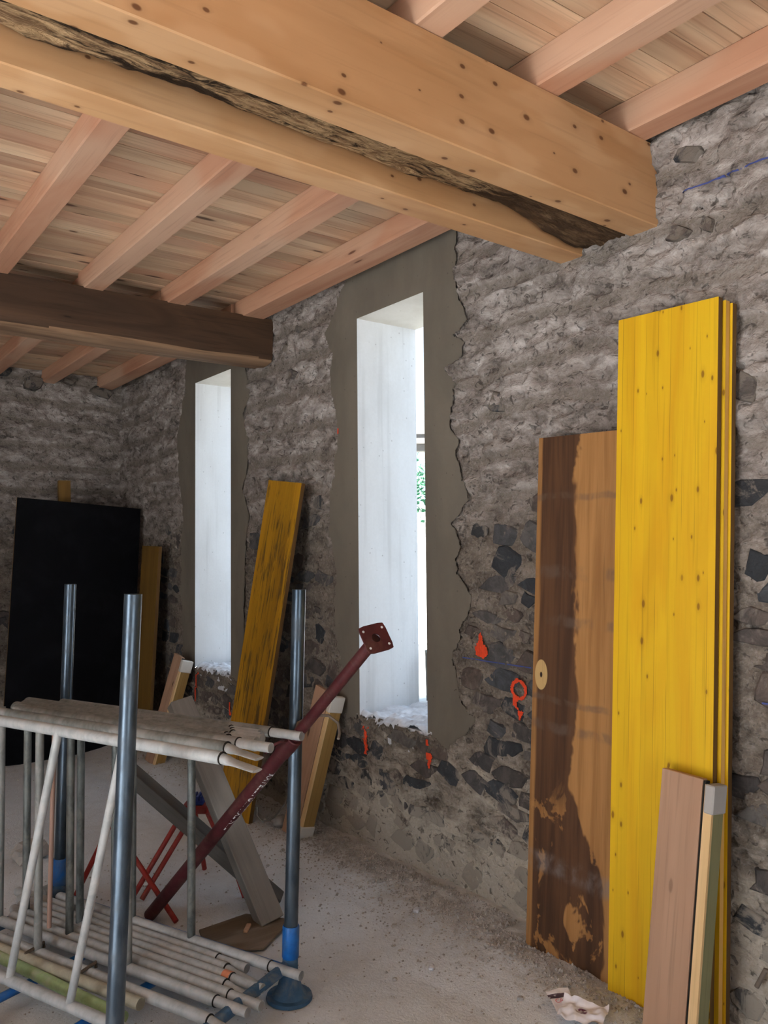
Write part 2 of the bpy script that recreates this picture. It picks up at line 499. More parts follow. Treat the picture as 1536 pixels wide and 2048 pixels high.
# stones that show through the mortar
def stone_mesh(k):
    rs = random.Random(100 + k)
    n = 8
    m = MB()
    rings = []
    base = [1 + rs.uniform(-0.30, 0.14) for _ in range(n)]
    for rad, dep in ((1.03, -1.6), (1.0, 0.35), (0.90, 0.85)):
        ring = []
        for i in range(n):
            a = 2 * math.pi * i / n + rs.uniform(-0.05, 0.05) + (0.2 if i % 2 else -0.1)
            cx, cz_ = math.cos(a), math.sin(a)
            q = 1 / max(abs(cx) ** 3 + abs(cz_) ** 3, 0.2) ** (1 / 3)      # squarish outline
            ring.append((-(dep + rs.uniform(-0.18, 0.18)), cx * q * base[i] * rad * 0.5, cz_ * q * base[i] * rad * 0.5))
        rings.append(ring)
    vs = sum(rings, []) + [(-(0.9 + rs.uniform(-0.3, 0.3)), rs.uniform(-.1, .1), rs.uniform(-.1, .1))]
    fs = []
    for j in range(2):
        for i in range(n):
            i2 = (i + 1) % n
            fs.append((j * n + i, (j + 1) * n + i, (j + 1) * n + i2, j * n + i2))
    for i in range(n): fs.append((2 * n + i, 3 * n, 2 * n + (i + 1) % n))
    me = bpy.data.meshes.new('stone')
    me.from_pydata(vs, [], fs)
    me.materials.append(M_STONE)
    me.shade_smooth(); me.set_sharp_from_angle(angle=R(25))
    return me
SM = [stone_mesh(k) for k in range(16)]
STONES = []
def add_stone(y, z, w_, h_, d, wall=None, back=False, x=None):
    o = bpy.data.objects.new('stone', random.choice(SM))
    rot = random.uniform(-0.2, 0.2)
    if back:
        M = Matrix.Translation((y, 7.95, z)) @ Matrix.Rotation(R(90), 4, 'Z') @ Matrix.Rotation(rot, 4, 'X') @ Matrix.Diagonal((d, w_, h_, 1))
    else:
        yy_, zz_ = np.meshgrid(np.linspace(y - w_ * .4, y + w_ * .4, 5), np.linspace(z - h_ * .4, z + h_ * .4, 5))
        base_ = float(np.mean(wall_relief(yy_, zz_)))
        M = Matrix.Translation((WX - base_, y, z)) @ Matrix.Rotation(rot, 4, 'X') @ Matrix.Diagonal((d, w_, h_, 1))
        STONES.append((y, z, w_, h_, d + base_))
    link(o, wall or wall_right, M)
rs = random.Random(5)
z = 0.10
nst = 0
cand = []
while z < 2.35:
    h_ = rs.uniform(0.06, 0.125)
    y = 1.12 + rs.uniform(0, 0.1)
    while y < 7.8:
        w_ = rs.uniform(0.08, 0.23)
        yc, zc = y + w_ / 2, z + h_ / 2 + rs.uniform(-0.015, 0.015)
        y += w_ + rs.uniform(0.006, 0.03)
        sd = surround_d(np.array([[yc - w_ / 2, yc, yc + w_ / 2]]), np.array([[zc, zc, zc]])).max()
        if sd > -0.02: continue
        prob = 1.0
        if zc > 1.6: prob = 0.75
        if zc > 1.9: prob = 0.16
        if zc < 0.5: prob = 0.75
        if 3.0 < yc < 4.3 and zc < 0.75: prob = 0.5
        if yc > 4.2: prob *= 0.8
        if 1.58 < yc < 2.36 and zc < 2.1: prob *= 0.25
        if rs.random() < prob: cand.append((yc, zc, w_ * rs.uniform(1.0, 1.3), h_ * rs.uniform(.95, 1.25), rs.uniform(0.004, 0.011)))
    z += h_ + rs.uniform(0.004, 0.018)
rs.shuffle(cand)
cand.sort(key=lambda c: c[0])
for c in cand[:292]: add_stone(*c)
print('wall stones', len(cand), cand[min(len(cand)-1, 284)][0])
for c in ((1.66, 2.86, .05, .06, .02), (1.78, 2.87, .11, .06, .03), (1.74, 3.15, .12, .07, .012), (4.55, 3.12, .06, .05, .02), (4.7, 3.02, .07, .06, .018), (4.62, 2.84, .09, .07, .018)): add_stone(*c)

def Hs(Y_, Z_):
    """relief of the wall with its stones"""
    h = wall_relief(Y_, Z_)
    for (sy, sz, sw, sh, d) in STONES:
        if sy + sw > Y_.min() and sy - sw < Y_.max() and sz + sh > Z_.min() and sz - sh < Z_.max():
            h = np.where((np.abs(Y_ - sy) < sw * 0.56) & (np.abs(Z_ - sz) < sh * 0.56), np.maximum(h, d * 1.1), h)
    return h

# rendered surrounds, reveals and sills
def window(name, wd, Rt, Lt, zb, xo, ylo, yhi):
    root = thing(name, None, None, ((WX), (wd[0] + wd[1]) / 2, wd[2]), kind='structure')
    sy = np.sort(np.concatenate([np.arange(wd[0], ylo, -0.008), np.linspace(wd[0], wd[1], 76)[1:], np.arange(wd[1], yhi, 0.008)[1:]]))
    sz = np.sort(np.concatenate([np.arange(wd[3], zb - 0.05, -0.008), np.arange(wd[3], 3.5, 0.008)[1:]]))
    A, B = np.meshgrid(sy, sz, indexing='ij')
    H = (fbm(A * 2.2, B * 1.2, 3, 140) - 0.5) * 0.012 + (fbm(A * 30, B * 12, 3, 150) - 0.5) * 0.0035
    ed = np.minimum(np.maximum(np.maximum(wd[0] - A, A - wd[1]), B - wd[3]), 9)
    H *= sstep(0.035, 0.09, ed)
    ca, cb = A[:-1, :-1] + 0.004, B[:-1, :-1] + 0.004
    k = (surround_d(ca, cb) > (fbm(ca * 8, cb * 8, 2, 171) - 0.60) * 0.04) & ~((ca > wd[0]) & (ca < wd[1]) & (cb < wd[3]))
    if name == 'window_2':
        Z0 = (cb < 2.99) | (ca < 4.6) | (ca > 5.23)
        k &= Z0
    gridmesh('concrete_surround', np.stack([WX - 0.004 - H, A, B], -1), k, M_SURROUND, root, origin=(WX, (wd[0] + wd[1]) / 2, wd[2]))
    xi = WX - 0.0038
    m = MB().box((xi, wd[1], wd[2] - 0.012), (xo, wd[1] + 0.03, wd[3])); m.build('jamb', M_REVEAL, root)
    m = MB().box((xi, wd[0] - 0.03, wd[2] - 0.012), (xo, wd[0], wd[3])); m.build('jamb', M_REVEAL, root)
    m = MB().box((xi, wd[0] - 0.03, wd[3]), (xo, wd[1] + 0.03, wd[3] + 0.03)); m.build('lintel', M_LINTEL, root)
    MB().box((WX + 0.010, wd[0], wd[2] - 0.14), (xo, wd[1], wd[2] - 0.014)).build('sill_gap_cover', M_SILL, root)  # box added to cover the see-through gap between sill and wall edge
    # rough sill spilling over the broken edge
    ax = np.arange(WX - 0.05, xo + 0.03, 0.008)
    ay = np.arange(wd[0] - 0.008, wd[1] + 0.010, 0.008)
    A, B = np.meshgrid(ax, ay, indexing='ij')
    ragged = WX - 0.002 + (fbm(B * 9, B * 0, 3, 77) - 0.4) * 0.05
    Hh = wd[2] + 0.004 + (fbm(A * 18, B * 18, 4, 88) - 0.5) * 0.05 - np.maximum(ragged - A, 0) * 2.2 - np.maximum(0.03 - (A - WX), 0) * (fbm(B * 16, A * 5, 3, 66)) * 1.2
    ck = A[:-1, :-1] > ragged[:-1, :-1] - 0.006
    gridmesh('sill', np.stack([A, B, Hh], -1), ck, M_SILL, root, smooth=False, origin=(WX, (wd[0] + wd[1]) / 2, wd[2]))
    return root
win1 = window('window_1', W1, R1, L1, 0.74, 3.13, 2.85, 4.30)
win2 = window('window_2', W2, R2, L2, 0.77, 3.13, 5.15, 6.60)

# ------------------------------------------------------------------ back wall, left wall, rear wall
xs_ = np.arange(0.55, 2.76, 0.013)
zs_ = np.arange(-0.12, 3.52, 0.013)
A, B = np.meshgrid(xs_, zs_, indexing='ij')
wall_back = gridmesh('wall_back', np.stack([A, 7.95 - wall_relief(A, B, 300), B], -1)[::-1], None, M_MORTAR_B, kind='structure')
add_attr(wall_back, 'smear', wall_relief(A, B, 300, True)[::-1])
MB().box((-3.65, 7.95, -0.1), (0.56, 8.0, 3.5)).build('wall_back_far', M_PLAIN_WALL, wall_back)
rs = random.Random(9)
for _ in range(46):
    add_stone(rs.uniform(0.9, 2.62), rs.uniform(0.5, 2.05), rs.uniform(.10, .2), rs.uniform(.08, .13), rs.uniform(.01, .02), wall_back, True)
# roughly cut blocks packing the pockets the rafters sit in
for (bx_, bz, bw, bh) in ((1.88, 3.24, .20, .13), (2.50, 3.23, .24, .10), (2.20, 3.30, .14, .10), (1.62, 3.32, .18, .1)):
    add_stone(bx_, bz, bw, bh, 0.06, wall_back, True)

wl = thing('wall_left', None, None, (-3.6, 0, 0), kind='structure')
MB().box((-3.7, -3.3, 0), (-3.6, 0.0, 3.5)).build('wall_pier', M_PLAIN_WALL, wl)
MB().box((-3.7, 2.2, 0), (-3.6, 8.0, 3.5)).build('wall_pier', M_PLAIN_WALL, wl)
MB().box((-3.7, 0.0, 2.9), (-3.6, 2.2, 3.5)).build('wall_lintel', M_PLAIN_WALL, wl)
wr = thing('wall_rear', None, None, (0, -3.2, 0), kind='structure')
MB().box((-3.7, -3.3, 0), (-1.1, -3.2, 3.5)).build('wall_pier', M_PLAIN_WALL, wr)
MB().box((1.5, -3.3, 0), (2.8, -3.2, 3.5)).build('wall_pier', M_PLAIN_WALL, wr)
MB().box((-1.1, -3.3, 2.5), (1.5, -3.2, 3.5)).build('wall_lintel', M_PLAIN_WALL, wr)

# ------------------------------------------------------------------ floor
def floor_mat():
    b = NB('cement_dust', 0.95, 0, 0.1)
    p = b.pos()
    x, y, z = b.sep(p)
    n = b.noise(p, 1.2, 5, 0.6, 0.3)
    m = b.noise(p, 9.0, 4, 0.7, 0.4)
    f = b.noise(p, 90.0, 2, 0.7)
    col = b.mix(b.step(n, 0.3, 0.7), (0.64, 0.67, 0.71), (0.75, 0.79, 0.84))
    col = b.mix(b.ma('MULTIPLY', b.step(m, 0.42, 0.7), 0.3), col, (0.52, 0.51, 0.50))
    col = b.mix(b.ma('MULTIPLY', f, 0.22), col, (0.40, 0.39, 0.38))
    v = b.vor(p, 34.0)
    spk = b.ma('MULTIPLY', b.step(v.outputs['Distance'], 0.16, 0.08), b.step(b.sep(v.outputs['Color'])[0], 0.78, 0.8))
    col = b.mix(b.ma('MULTIPLY', spk, 0.35), col, (0.25, 0.235, 0.22))
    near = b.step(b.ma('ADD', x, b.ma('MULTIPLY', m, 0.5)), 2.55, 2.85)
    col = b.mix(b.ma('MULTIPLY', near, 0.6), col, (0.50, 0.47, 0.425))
    return b.out(col, b.bump(b.ma('ADD', b.ma('MULTIPLY', f, 0.5), m), 0.5, 0.012))
M_FLOOR = floor_mat()
fx = np.concatenate([np.arange(-3.7, -0.2, 0.25), np.arange(-0.2, 2.80, 0.016)])
fy = np.concatenate([np.arange(-3.3, 1.0, 0.25), np.arange(1.0, 8.05, 0.022)])
A, B = np.meshgrid(fx, fy, indexing='ij')
def floor_h(A, B):
    ramp_ = sstep(1.95, 2.45, A) * 0.042
    rise = sstep(2.36, 2.68, A + (fbm(B * 3, A * 3, 3, 204) - 0.5) * 0.3)
    track = (fbm(A * 5 + B * 1.0, B * 1.3 - A * 1.0, 4, 201) - 0.5) * 0.022
    return ramp_ + (fbm(A * 1.1, B * 1.1, 3, 200) - 0.5) * 0.02 + track * sstep(1.6, 2.1, A) + rise * (0.012 + (fbm(A * 12, B * 12, 3, 205) - 0.5) * 0.03) + (fbm(A * 14, B * 14, 3, 206) - 0.5) * 0.005
def fh(x, y): return float(floor_h(np.array([x]), np.array([y]))[0])
floor = gridmesh('floor', np.stack([A, B, floor_h(A, B)], -1), None, M_FLOOR, kind='structure')

# ------------------------------------------------------------------ ceiling planks, rafters, beams
M_PLANK = wood('pine_boarding', (0.74, 0.55, 0.37), (0.55, 0.335, 0.21), 'X', 0.35, 0.5, (0.07, 0.025, 0.015), (1.7, 7.0), 7.0, 0.6, 0.45, patch=((0.47, 0.235, 0.155), 0.7, 0.55))
M_RAFTER = wood('pink_larch', (0.63, 0.36, 0.235), (0.53, 0.26, 0.16), 'Y', 0.18, 0.25, (0.12, 0.04, 0.02), (1.3, 7.0), 6.0, 0.6, 0.25, patch=((0.66, 0.46, 0.33), 0.9, 0.6))
M_BEAM = wood('new_spruce_beam', (0.58, 0.335, 0.165), (0.48, 0.255, 0.115), 'X', 0.1, 0.36, (0.10, 0.032, 0.010), (7.0, 11.0), 5.0, 0.6, 0.18, patch=((0.70, 0.455, 0.26), 3.0, 0.35))

ceil = thing('ceiling', None, None, (0, 2.4, 3.37), kind='structure')
y = -3.3
k = 0
while y < 7.95:
    wd_ = 0.118
    zj = 3.372 + random.uniform(0, 0.003)
    m = MB().box((-3.7, y + 0.0015, zj), (2.78, y + wd_ - 0.0015, zj + 0.022))
    m.build('ceiling_plank', M_PLANK, ceil)
    y += wd_
    k += 1
MB().box((-3.8, -3.4, 3.402), (2.9, 8.1, 3.45)).build('roof_deck', M_PLANK, ceil)

RAF = 'rafters'
def rafter(x0, x1, y0, y1, zb, label, chip=None):
    m = MB().box((x0, y0, zb), (x1, y1, 3.373))
    o = m.build('ceiling_joist', M_RAFTER, None, bevel=0.006)
    tag(o, label, 'joist', 'ceiling joists')
    return o
ordn = ['against the stone wall', 'second from the stone wall', 'third from the stone wall', 'fourth from the stone wall', 'fifth from the stone wall', 'sixth from the stone wall']
NB_X = [(2.535, 2.655), (2.030, 2.145), (1.495, 1.610), (0.975, 1.09)]
for i, (a, b_) in enumerate(NB_X):
    rafter(a, b_, -3.2, 2.02, 3.25, 'pinkish pine joist above the near double beam, ' + ordn[i])
MB_X = [(2.475, 2.635), (1.955, 2.08), (1.44, 1.56), (0.915, 1.03), (0.39, 0.51)]
for i, (a, b_) in enumerate(MB_X):
    rafter(a, b_, 2.06, 5.02, 3.255, 'pinkish pine joist between the double beam and dark beam, ' + ordn[i])
FB_X = [(2.47, 2.62), (1.96, 2.08), (1.46, 1.58), (0.94, 1.06)]
for i, (a, b_) in enumerate(FB_X):
    rafter(a, b_, 5.06, 7.97, 3.262, 'pine joist behind the dark beam running to the back wall, ' + ordn[i])

SKEW = 0.028
def skew(m):
    m.v = [Vector((p.x, p.y + SKEW * (p.x - 2.7), p.z)) for p in m.v]
    return m
b1 = skew(MB().box((-3.6, 1.878, 2.930), (2.72, 2.006, 3.25))).build('ceiling_beam', M_BEAM, None, bevel=0.004)
tag(b1, 'large new spruce beam with small knots, nearest the viewer', 'beam', 'new beams clasping the old timber')
b2 = skew(MB().box((-3.6, 2.242, 2.922), (2.72, 2.365, 3.25))).build('ceiling_beam', M_BEAM, None, bevel=0.004)
tag(b2, 'new spruce beam behind the rotten old timber, far side of the pair', 'beam', 'new beams clasping the old timber')

def rotten():
    b = NB('rotten_timber', 0.9, 0, 0.1)
    c = b.obj(False)
    n = b.noise(b.scale(c, (5, 38, 38)), 1.0, 6, 0.7, 1.2)
    m = b.noise(b.scale(c, (1.3, 7, 7)), 1.0, 5, 0.65, 0.5)
    e = b.noise(b.scale(c, (14, 50, 50)), 1.0, 4, 0.7, 0.5)
    col = b.mix(b.step(n, 0.38, 0.62), (0.52, 0.35, 0.19), (0.20, 0.115, 0.06))
    col = b.mix(b.ma('MULTIPLY', b.step(b.ma('ADD', m, b.ma('MULTIPLY', e, 0.5)), 0.68, 0.80), 0.95), col, (0.022, 0.014, 0.010))
    x = b.sep(c)[0]
    col = b.mix(b.ma('MULTIPLY', b.step(x, 1.95, 2.15), 0.8), col, b.mix(m, (0.13, 0.075, 0.04), (0.05, 0.03, 0.02)))
    return b.out(col, b.bump(b.ma('ADD', n, e), 0.9, 0.02))
M_ROT = rotten()
uu = np.arange(-3.6, 2.70, 0.014)
vv = np.linspace(0, 1, 34)
A, B = np.meshgrid(uu, vv, indexing='ij')
ypos = 2.008 + B * 0.232 + SKEW * (A - 2.7)
zbot = 2.955 + 0.052 * B - 0.055 * sstep(2.2, 2.6, A) * (0.3 + B) + (fbm(A * 2.5, B * 2, 3, 401) - 0.5) * 0.04 + (fbm(A * 10, B * 9, 4, 403) - 0.5) * 0.030
edge_up = 0.06 * (np.maximum(B - 0.9, 0) / 0.1) ** 2 + 0.05 * (np.maximum(0.07 - B, 0) / 0.07) ** 2
o = gridmesh('old_timber', np.stack([A, ypos, np.maximum(zbot + edge_up, 2.90)], -1), None, M_ROT)
tag(o, 'dark rotten old timber wedged between the two new beams', 'timber')
skew(MB().box((-3.6, 2.02, 3.05), (2.70, 2.22, 3.245))).build('timber_core', M_ROT, o)

# old dark beam across the middle of the room
M_OLD = wood('smoked_oak', (0.085, 0.046, 0.026), (0.042, 0.023, 0.014), 'X', 0.05, 0.3, (0.015, 0.008, 0.006), (1.2, 5.0), 6.0, 0.7, 0.5)
M_OLD2 = wood('pale_oak_underside', (0.32, 0.20, 0.12), (0.15, 0.085, 0.05), 'X', 0.05, 0.0, grain=9.0, rough=0.8)
sec = [(4.905, 3.262), (4.905, 3.02), (4.925, 2.975), (5.03, 2.962), (5.17, 2.968), (5.21, 3.01), (5.21, 3.262)]
uu = np.arange(-3.6, 2.74, 0.05)
prof = []
for i in range(len(sec)):
    a, b_ = sec[i], sec[(i + 1) % len(sec)]
    for t in np.linspace(0, 1, 5)[:-1]: prof.append((a[0] + (b_[0] - a[0]) * t, a[1] + (b_[1] - a[1]) * t))
prof.append(prof[0])
PY = np.array([q[0] for q in prof]); PZ = np.array([q[1] for q in prof])
A = np.repeat(uu[:, None], len(prof), 1)
jy = (fbm(A * 1.6, PZ[None, :] * 6 + 0 * A, 3, 420) - 0.5) * 0.03
jz = (fbm(A * 1.3, PY[None, :] * 5 + 0 * A, 3, 421) - 0.5) * 0.03
low_ = (PZ < 3.03)[None, :]
o = gridmesh('old_beam', np.stack([A, PY[None, :] + jy, PZ[None, :] + np.where(low_, jz, 0)], -1), None, M_OLD)
o.data.materials.append(M_OLD2)
for p in o.data.polygons:
    c = p.center
    if c.z < 2.992: p.material_index = 1  # underside faces take the paler oak
tag(o, 'dark smoke-stained old beam crossing the room above the far window', 'beam')

# ------------------------------------------------------------------ boards leaning on the wall
def frame_matrix(bl, br, tl):
    """local x = width (bl->br), z = up the board, y = thickness towards the wall"""
    bl, br, tl = Vector(bl), Vector(br), Vector(tl)
    uz = (tl - bl).normalized()
    ux = (br - bl); ux = (ux - uz * ux.dot(uz)).normalized()
    uy = uz.cross(ux)
    return Matrix(((ux.x, uy.x, uz.x, bl.x), (ux.y, uy.y, uz.y, bl.y), (ux.z, uy.z, uz.z, bl.z), (0, 0, 0, 1))), (br - bl).length, (tl - bl).length

def lam(b, c, col, wdt=0.075, amt=0.3):
    x = b.sep(c)[0]
    q = b.ma('MULTIPLY', x, 1.0 / wdt)
    wn = b.n('ShaderNodeTexWhiteNoise', noise_dimensions='1D')
    b.put(b.ma('FLOOR', q), wn.inputs['W'])
    hs = b.n('ShaderNodeHueSaturation')
    b.put(b.ma('ADD', b.ma('MULTIPLY', wn.outputs['Value'], amt), 1 - amt * 0.55), hs.inputs['Value'])
    b.put(col, hs.inputs['Color'])
    fr = b.ma('FRACT', q)
    seam = b.ma('MULTIPLY', b.step(b.ma('ABSOLUTE', b.ma('SUBTRACT', fr, 0.5)), 0.475, 0.497), b.step(b.noise(b.scale(c, (12, 12, 1.6)), 1.0, 2), 0.45, 0.6))
    return b.mix(b.ma('MULTIPLY', seam, 0.65), hs.outputs[0], (0.12, 0.06, 0.01))
def worn_yellow(b, c, col):
    col = lam(b, c, col, 0.1, 0.25)
    n = b.noise(b.scale(c, (34, 34, 3.5)), 1.0, 5, 0.7, 0.5)
    m = b.noise(c, 2.6, 3, 0.6)
    return b.mix(b.ma('MULTIPLY', b.step(b.ma('ADD', n, b.ma('MULTIPLY', m, 0.45)), 0.74, 0.88), 0.8), col, (0.06, 0.035, 0.015))
M_YEL = wood('yellow_shuttering', (0.74, 0.465, 0.012), (0.66, 0.36, 0.008), 'Z', 0.04, 0.34, (0.24, 0.10, 0.006), (7.5, 17.0), 8.0, 0.55, 0.3, extra=lambda b, c, col: lam(b, c, col, 0.052, 0.09))
M_YELW = wood('worn_yellow_shuttering', (0.47, 0.235, 0.011), (0.35, 0.165, 0.008), 'Z', 0.1, 0.25, (0.10, 0.04, 0.005), (2.0, 7.0), 8.0, 0.6, 0.45, extra=worn_yellow)
M_EDGE = wood('board_core_edge', (0.55, 0.32, 0.10), (0.42, 0.22, 0.06), 'Z', 0.1, 0.0)
M_EDGED = wood('board_dark_edge', (0.16, 0.085, 0.025), (0.10, 0.05, 0.015), 'Z', 0.1, 0.0)
M_EDGEO = wood('board_orange_edge', (0.74, 0.44, 0.13), (0.62, 0.33, 0.07), 'Z', 0.1, 0.2)

def panel(name, label, bl, br, tl, th, face, edge_, group=None, cat='board'):  # yellow and brown panel feet slid along camera rays onto the raised floor
    M, W, L = frame_matrix(bl, br, tl)
    t = thing(name, label, cat, matrix=M, group=group)
    e = 0.0012
    MB().box((0, 0, 0), (W, e, L)).build('face', face, t, local=True)
    MB().box((0.0005, e, 0.0005), (W - 0.0005, th, L - 0.0005)).build('core', edge_, t, local=True)
    return t, W, L
# stack of three yellow panels (right foreground)
panel('shuttering_panel', 'bright yellow shuttering panel, front one of the stack on the right', (2.530, 2.045, 0.045), (2.530, 1.630, 0.045), (2.585, 1.972, 2.565), 0.026, M_YEL, M_EDGED, 'stack of yellow shuttering panels')
panel('shuttering_panel', 'shuttering panel with orange edge, middle one of the yellow stack', (2.562, 2.015, 0.045), (2.562, 1.618, 0.045), (2.616, 1.945, 2.555), 0.024, M_YEL, M_EDGEO, 'stack of yellow shuttering panels')
panel('shuttering_panel', 'shuttering panel with olive-brown edge, hindmost one of the yellow stack', (2.592, 2.010, 0.045), (2.592, 1.610, 0.045), (2.643, 1.940, 2.548), 0.026, M_YEL, M_EDGED, 'stack of yellow shuttering panels')

def brown_mat():
    b = NB('stained_shuttering', 0.6, 0, 0.3)
    c = b.obj(False)
    x, y, z = b.sep(c)
    g = b.noise(b.scale(c, (26, 26, 1.2)), 1.0, 4, 0.6, 0.6)
    fine = b.noise(b.scale(c, (110, 110, 3.0)), 1.0, 3, 0.6)
    tan = b.mix(b.step(g, 0.35, 0.7), (0.40, 0.20, 0.068), (0.29, 0.135, 0.042))
    dk = b.mix(b.step(g, 0.35, 0.7), (0.085, 0.038, 0.018), (0.045, 0.02, 0.011))
    blob = b.noise(b.scale(c, (5, 5, 2.6)), 1.0, 4, 0.6, 0.4)
    blob2 = b.noise(b.scale(b.vm('ADD', c, (4.4, 1, 7.3)), (9, 9, 5)), 1.0, 4, 0.6, 0.6)
    # the dark oil stain keeps to the outer half of the board, wider near the foot
    wid = b.ma('ADD', 0.215, b.ma('MULTIPLY', b.step(z, 0.75, 0.35), 0.16))
    dk_f = b.step(b.ma('SUBTRACT', b.ma('ADD', wid, b.ma('MULTIPLY', b.ma('SUBTRACT', blob, 0.5), 0.16)), x), -0.006, 0.010)
    rim = b.step(b.ma('ADD', x, b.ma('MULTIPLY', b.ma('SUBTRACT', g, 0.5), 0.03)), 0.018, 0.032)
    hole = b.ma('SUBTRACT', 1.0, b.ma('MULTIPLY', b.step(b.ma('ADD', blob2, b.ma('MULTIPLY', g, 0.2)), 0.66, 0.71), b.step(z, 0.75, 0.5)))
    col = b.mix(b.ma('MULTIPLY', b.ma('MULTIPLY', dk_f, hole), b.ma('ADD', b.ma('MULTIPLY', rim, 0.75), 0.2)), tan, dk)
    # the bare oval left round a tie hole
    dx = b.ma('MULTIPLY', b.ma('SUBTRACT', x, 0.045), 1 / 0.034)
    dz = b.ma('MULTIPLY', b.ma('SUBTRACT', z, 1.12), 1 / 0.063)
    d2 = b.ma('ADD', b.ma('MULTIPLY', dx, dx), b.ma('MULTIPLY', dz, dz))
    col = b.mix(b.step(d2, 1.05, 0.9), col, (0.50, 0.33, 0.14))
    col = b.mix(b.step(d2, 0.05, 0.02), col, (0.03, 0.015, 0.01))
    # smudged grey cement bands across the board
    for zc, hw in ((0.36, 0.055), (0.92, 0.03), (1.03, 0.018), (1.35, 0.03), (1.55, 0.035), (1.86, 0.02)):
        bd = b.step(b.ma('ABSOLUTE', b.ma('SUBTRACT', b.ma('ADD', z, b.ma('MULTIPLY', b.ma('SUBTRACT', blob, 0.5), 0.06)), zc)), hw, hw * 0.3)
        col = b.mix(b.ma('MULTIPLY', b.ma('MULTIPLY', bd, b.step(blob2, 0.38, 0.62)), 0.55), col, (0.22, 0.20, 0.19) if zc < 0.5 else (0.12, 0.085, 0.065))
    col = b.mix(b.ma('MULTIPLY', b.step(fine, 0.55, 0.75), 0.35), col, (0.05, 0.025, 0.012))
    vn = b.vor(b.scale(c, (7, 7, 3.4)), 1.0)
    kn = b.ma('MULTIPLY', b.step(vn.outputs['Distance'], 0.1, 0.05), b.step(b.sep(vn.outputs['Color'])[0], 0.6, 0.62))
    col = b.mix(b.ma('MULTIPLY', kn, 0.8), col, (0.06, 0.025, 0.012))
    return b.out(col, b.bump(fine, 0.15, 0.004))
M_BROWN = brown_mat()
panel('shuttering_panel', 'oil-stained brown shuttering panel leaning left of the yellow stack', (2.552, 2.482, 0.052), (2.566, 2.035, 0.052), (2.617, 2.420, 2.165), 0.027, M_BROWN, M_EDGE)
# worn yellow panel between the windows
panel('shuttering_panel', 'worn yellow shuttering panel leaning askew between the two windows', (2.350, 5.015, 0.055), (2.350, 4.590, 0.03), (2.595, 4.772, 2.155), 0.027, M_YELW, M_EDGED)
# small ochre panel by the corner and the black panel
M_OCH = wood('ochre_shuttering', (0.23, 0.125, 0.028), (0.17, 0.088, 0.02), 'Z', 0.1, 0.2)
panel('shuttering_panel', 'short ochre shuttering panel in the corner beside the black sheet', (2.52, 7.12, 0.01), (2.50, 6.68, 0.01), (2.60, 7.08, 1.745), 0.027, M_OCH, M_EDGED)
M_BLACK = plain('phenolic_black', (0.0045, 0.0045, 0.006), 0.6, 0, 0.3, 6.0, ((0.014, 0.014, 0.017), 0.35))
M_BLACK.node_tree.nodes['Principled BSDF'].inputs['Specular IOR Level'].default_value = 0.08
t_, W_, L_ = panel('black_panel', 'large black film-faced sheet leaning in the far corner', (1.47, 7.10, 0.012), (2.53, 7.16, 0.012), (1.605, 7.24, 2.15), 0.02, M_BLACK, M_EDGED, None, 'panel')
M_PALEW = wood('grey_plank', (0.30, 0.26, 0.21), (0.20, 0.17, 0.135), 'Z', 0.1, 0.2)
Mx, W_, L_ = frame_matrix((2.02, 7.36, 0.0), (2.12, 7.36, 0.0), (1.985, 7.44, 2.32))
o = MB().box((0, 0, 0), (W_, 0.04, L_)).build('batten', M_OCH, None, matrix=Mx, local=True)
tag(o, 'brown batten whose top sticks out above the black sheet', 'batten')

# formwork beams: broad plank, dark joint, batten with pale end blocks
M_FLANGE = wood('planed_pink_pine', (0.50, 0.31, 0.205), (0.40, 0.235, 0.15), 'Z', 0.1, 0.45, (0.06, 0.02, 0.01), (3.0, 9.0), 6.0)
M_CREAM = wood('cream_pine', (0.80, 0.56, 0.29), (0.70, 0.46, 0.22), 'Z', 0.06, 0.0)
M_OLIVE = wood('olive_lacquer', (0.235, 0.225, 0.115), (0.19, 0.18, 0.09), 'Z', 0.06, 0.0)
M_HONEY = wood('honey_lacquer', (0.33, 0.20, 0.065), (0.27, 0.155, 0.046), 'Z', 0.1, 0.0)
M_CAP = concrete('end_block', (0.55, 0.51, 0.45), (0.62, 0.58, 0.52), 8.0, False)
M_CAPG = concrete('grey_end_block', (0.40, 0.385, 0.37), (0.46, 0.44, 0.42), 8.0, False)
def fbeam(label, bl, br, tl, pw, side, dep, edge_mat, side_mat, cap_mat, caps, group):
    M, W, L = frame_matrix(bl, br, tl)
    t = thing('formwork_beam', label, 'beam', matrix=M, group=group)
    MB().box((0, 0, 0), (pw, 0.030, L)).build('flange', M_FLANGE, t, local=True, bevel=0.002)
    MB().box((pw, 0.006, 0.004), (pw + 0.010, 0.028, L - 0.004)).build('joint', M_CRACK, t, local=True)
    x0 = pw + 0.010
    MB().box((x0, 0.001, 0.002), (x0 + side, 0.012, L - 0.014)).build('batten_edge', edge_mat, t, local=True)
    MB().box((x0 - 0.003, 0.012, 0.002), (x0 + side, dep, L - 0.014)).build('web', side_mat, t, local=True)
    for at_top in caps:
        z0, z1 = (L - 0.105, L - 0.012) if at_top else (0.0, 0.105)
        c = MB().box((x0 + 0.001, -0.003, z0), (x0 + side + 0.006, dep + 0.006, z1)).build('end_block', cap_mat, t, local=True, bevel=0.004)
    return t
fbeam('pinkish formwork beam with grey end block, standing before the yellow stack', (2.375, 1.785, 0.05), (2.375, 1.575, 0.05), (2.485, 1.755, 0.935), 0.155, 0.030, 0.070, M_CREAM, M_OLIVE, M_CAPG, (True,), 'formwork beams')
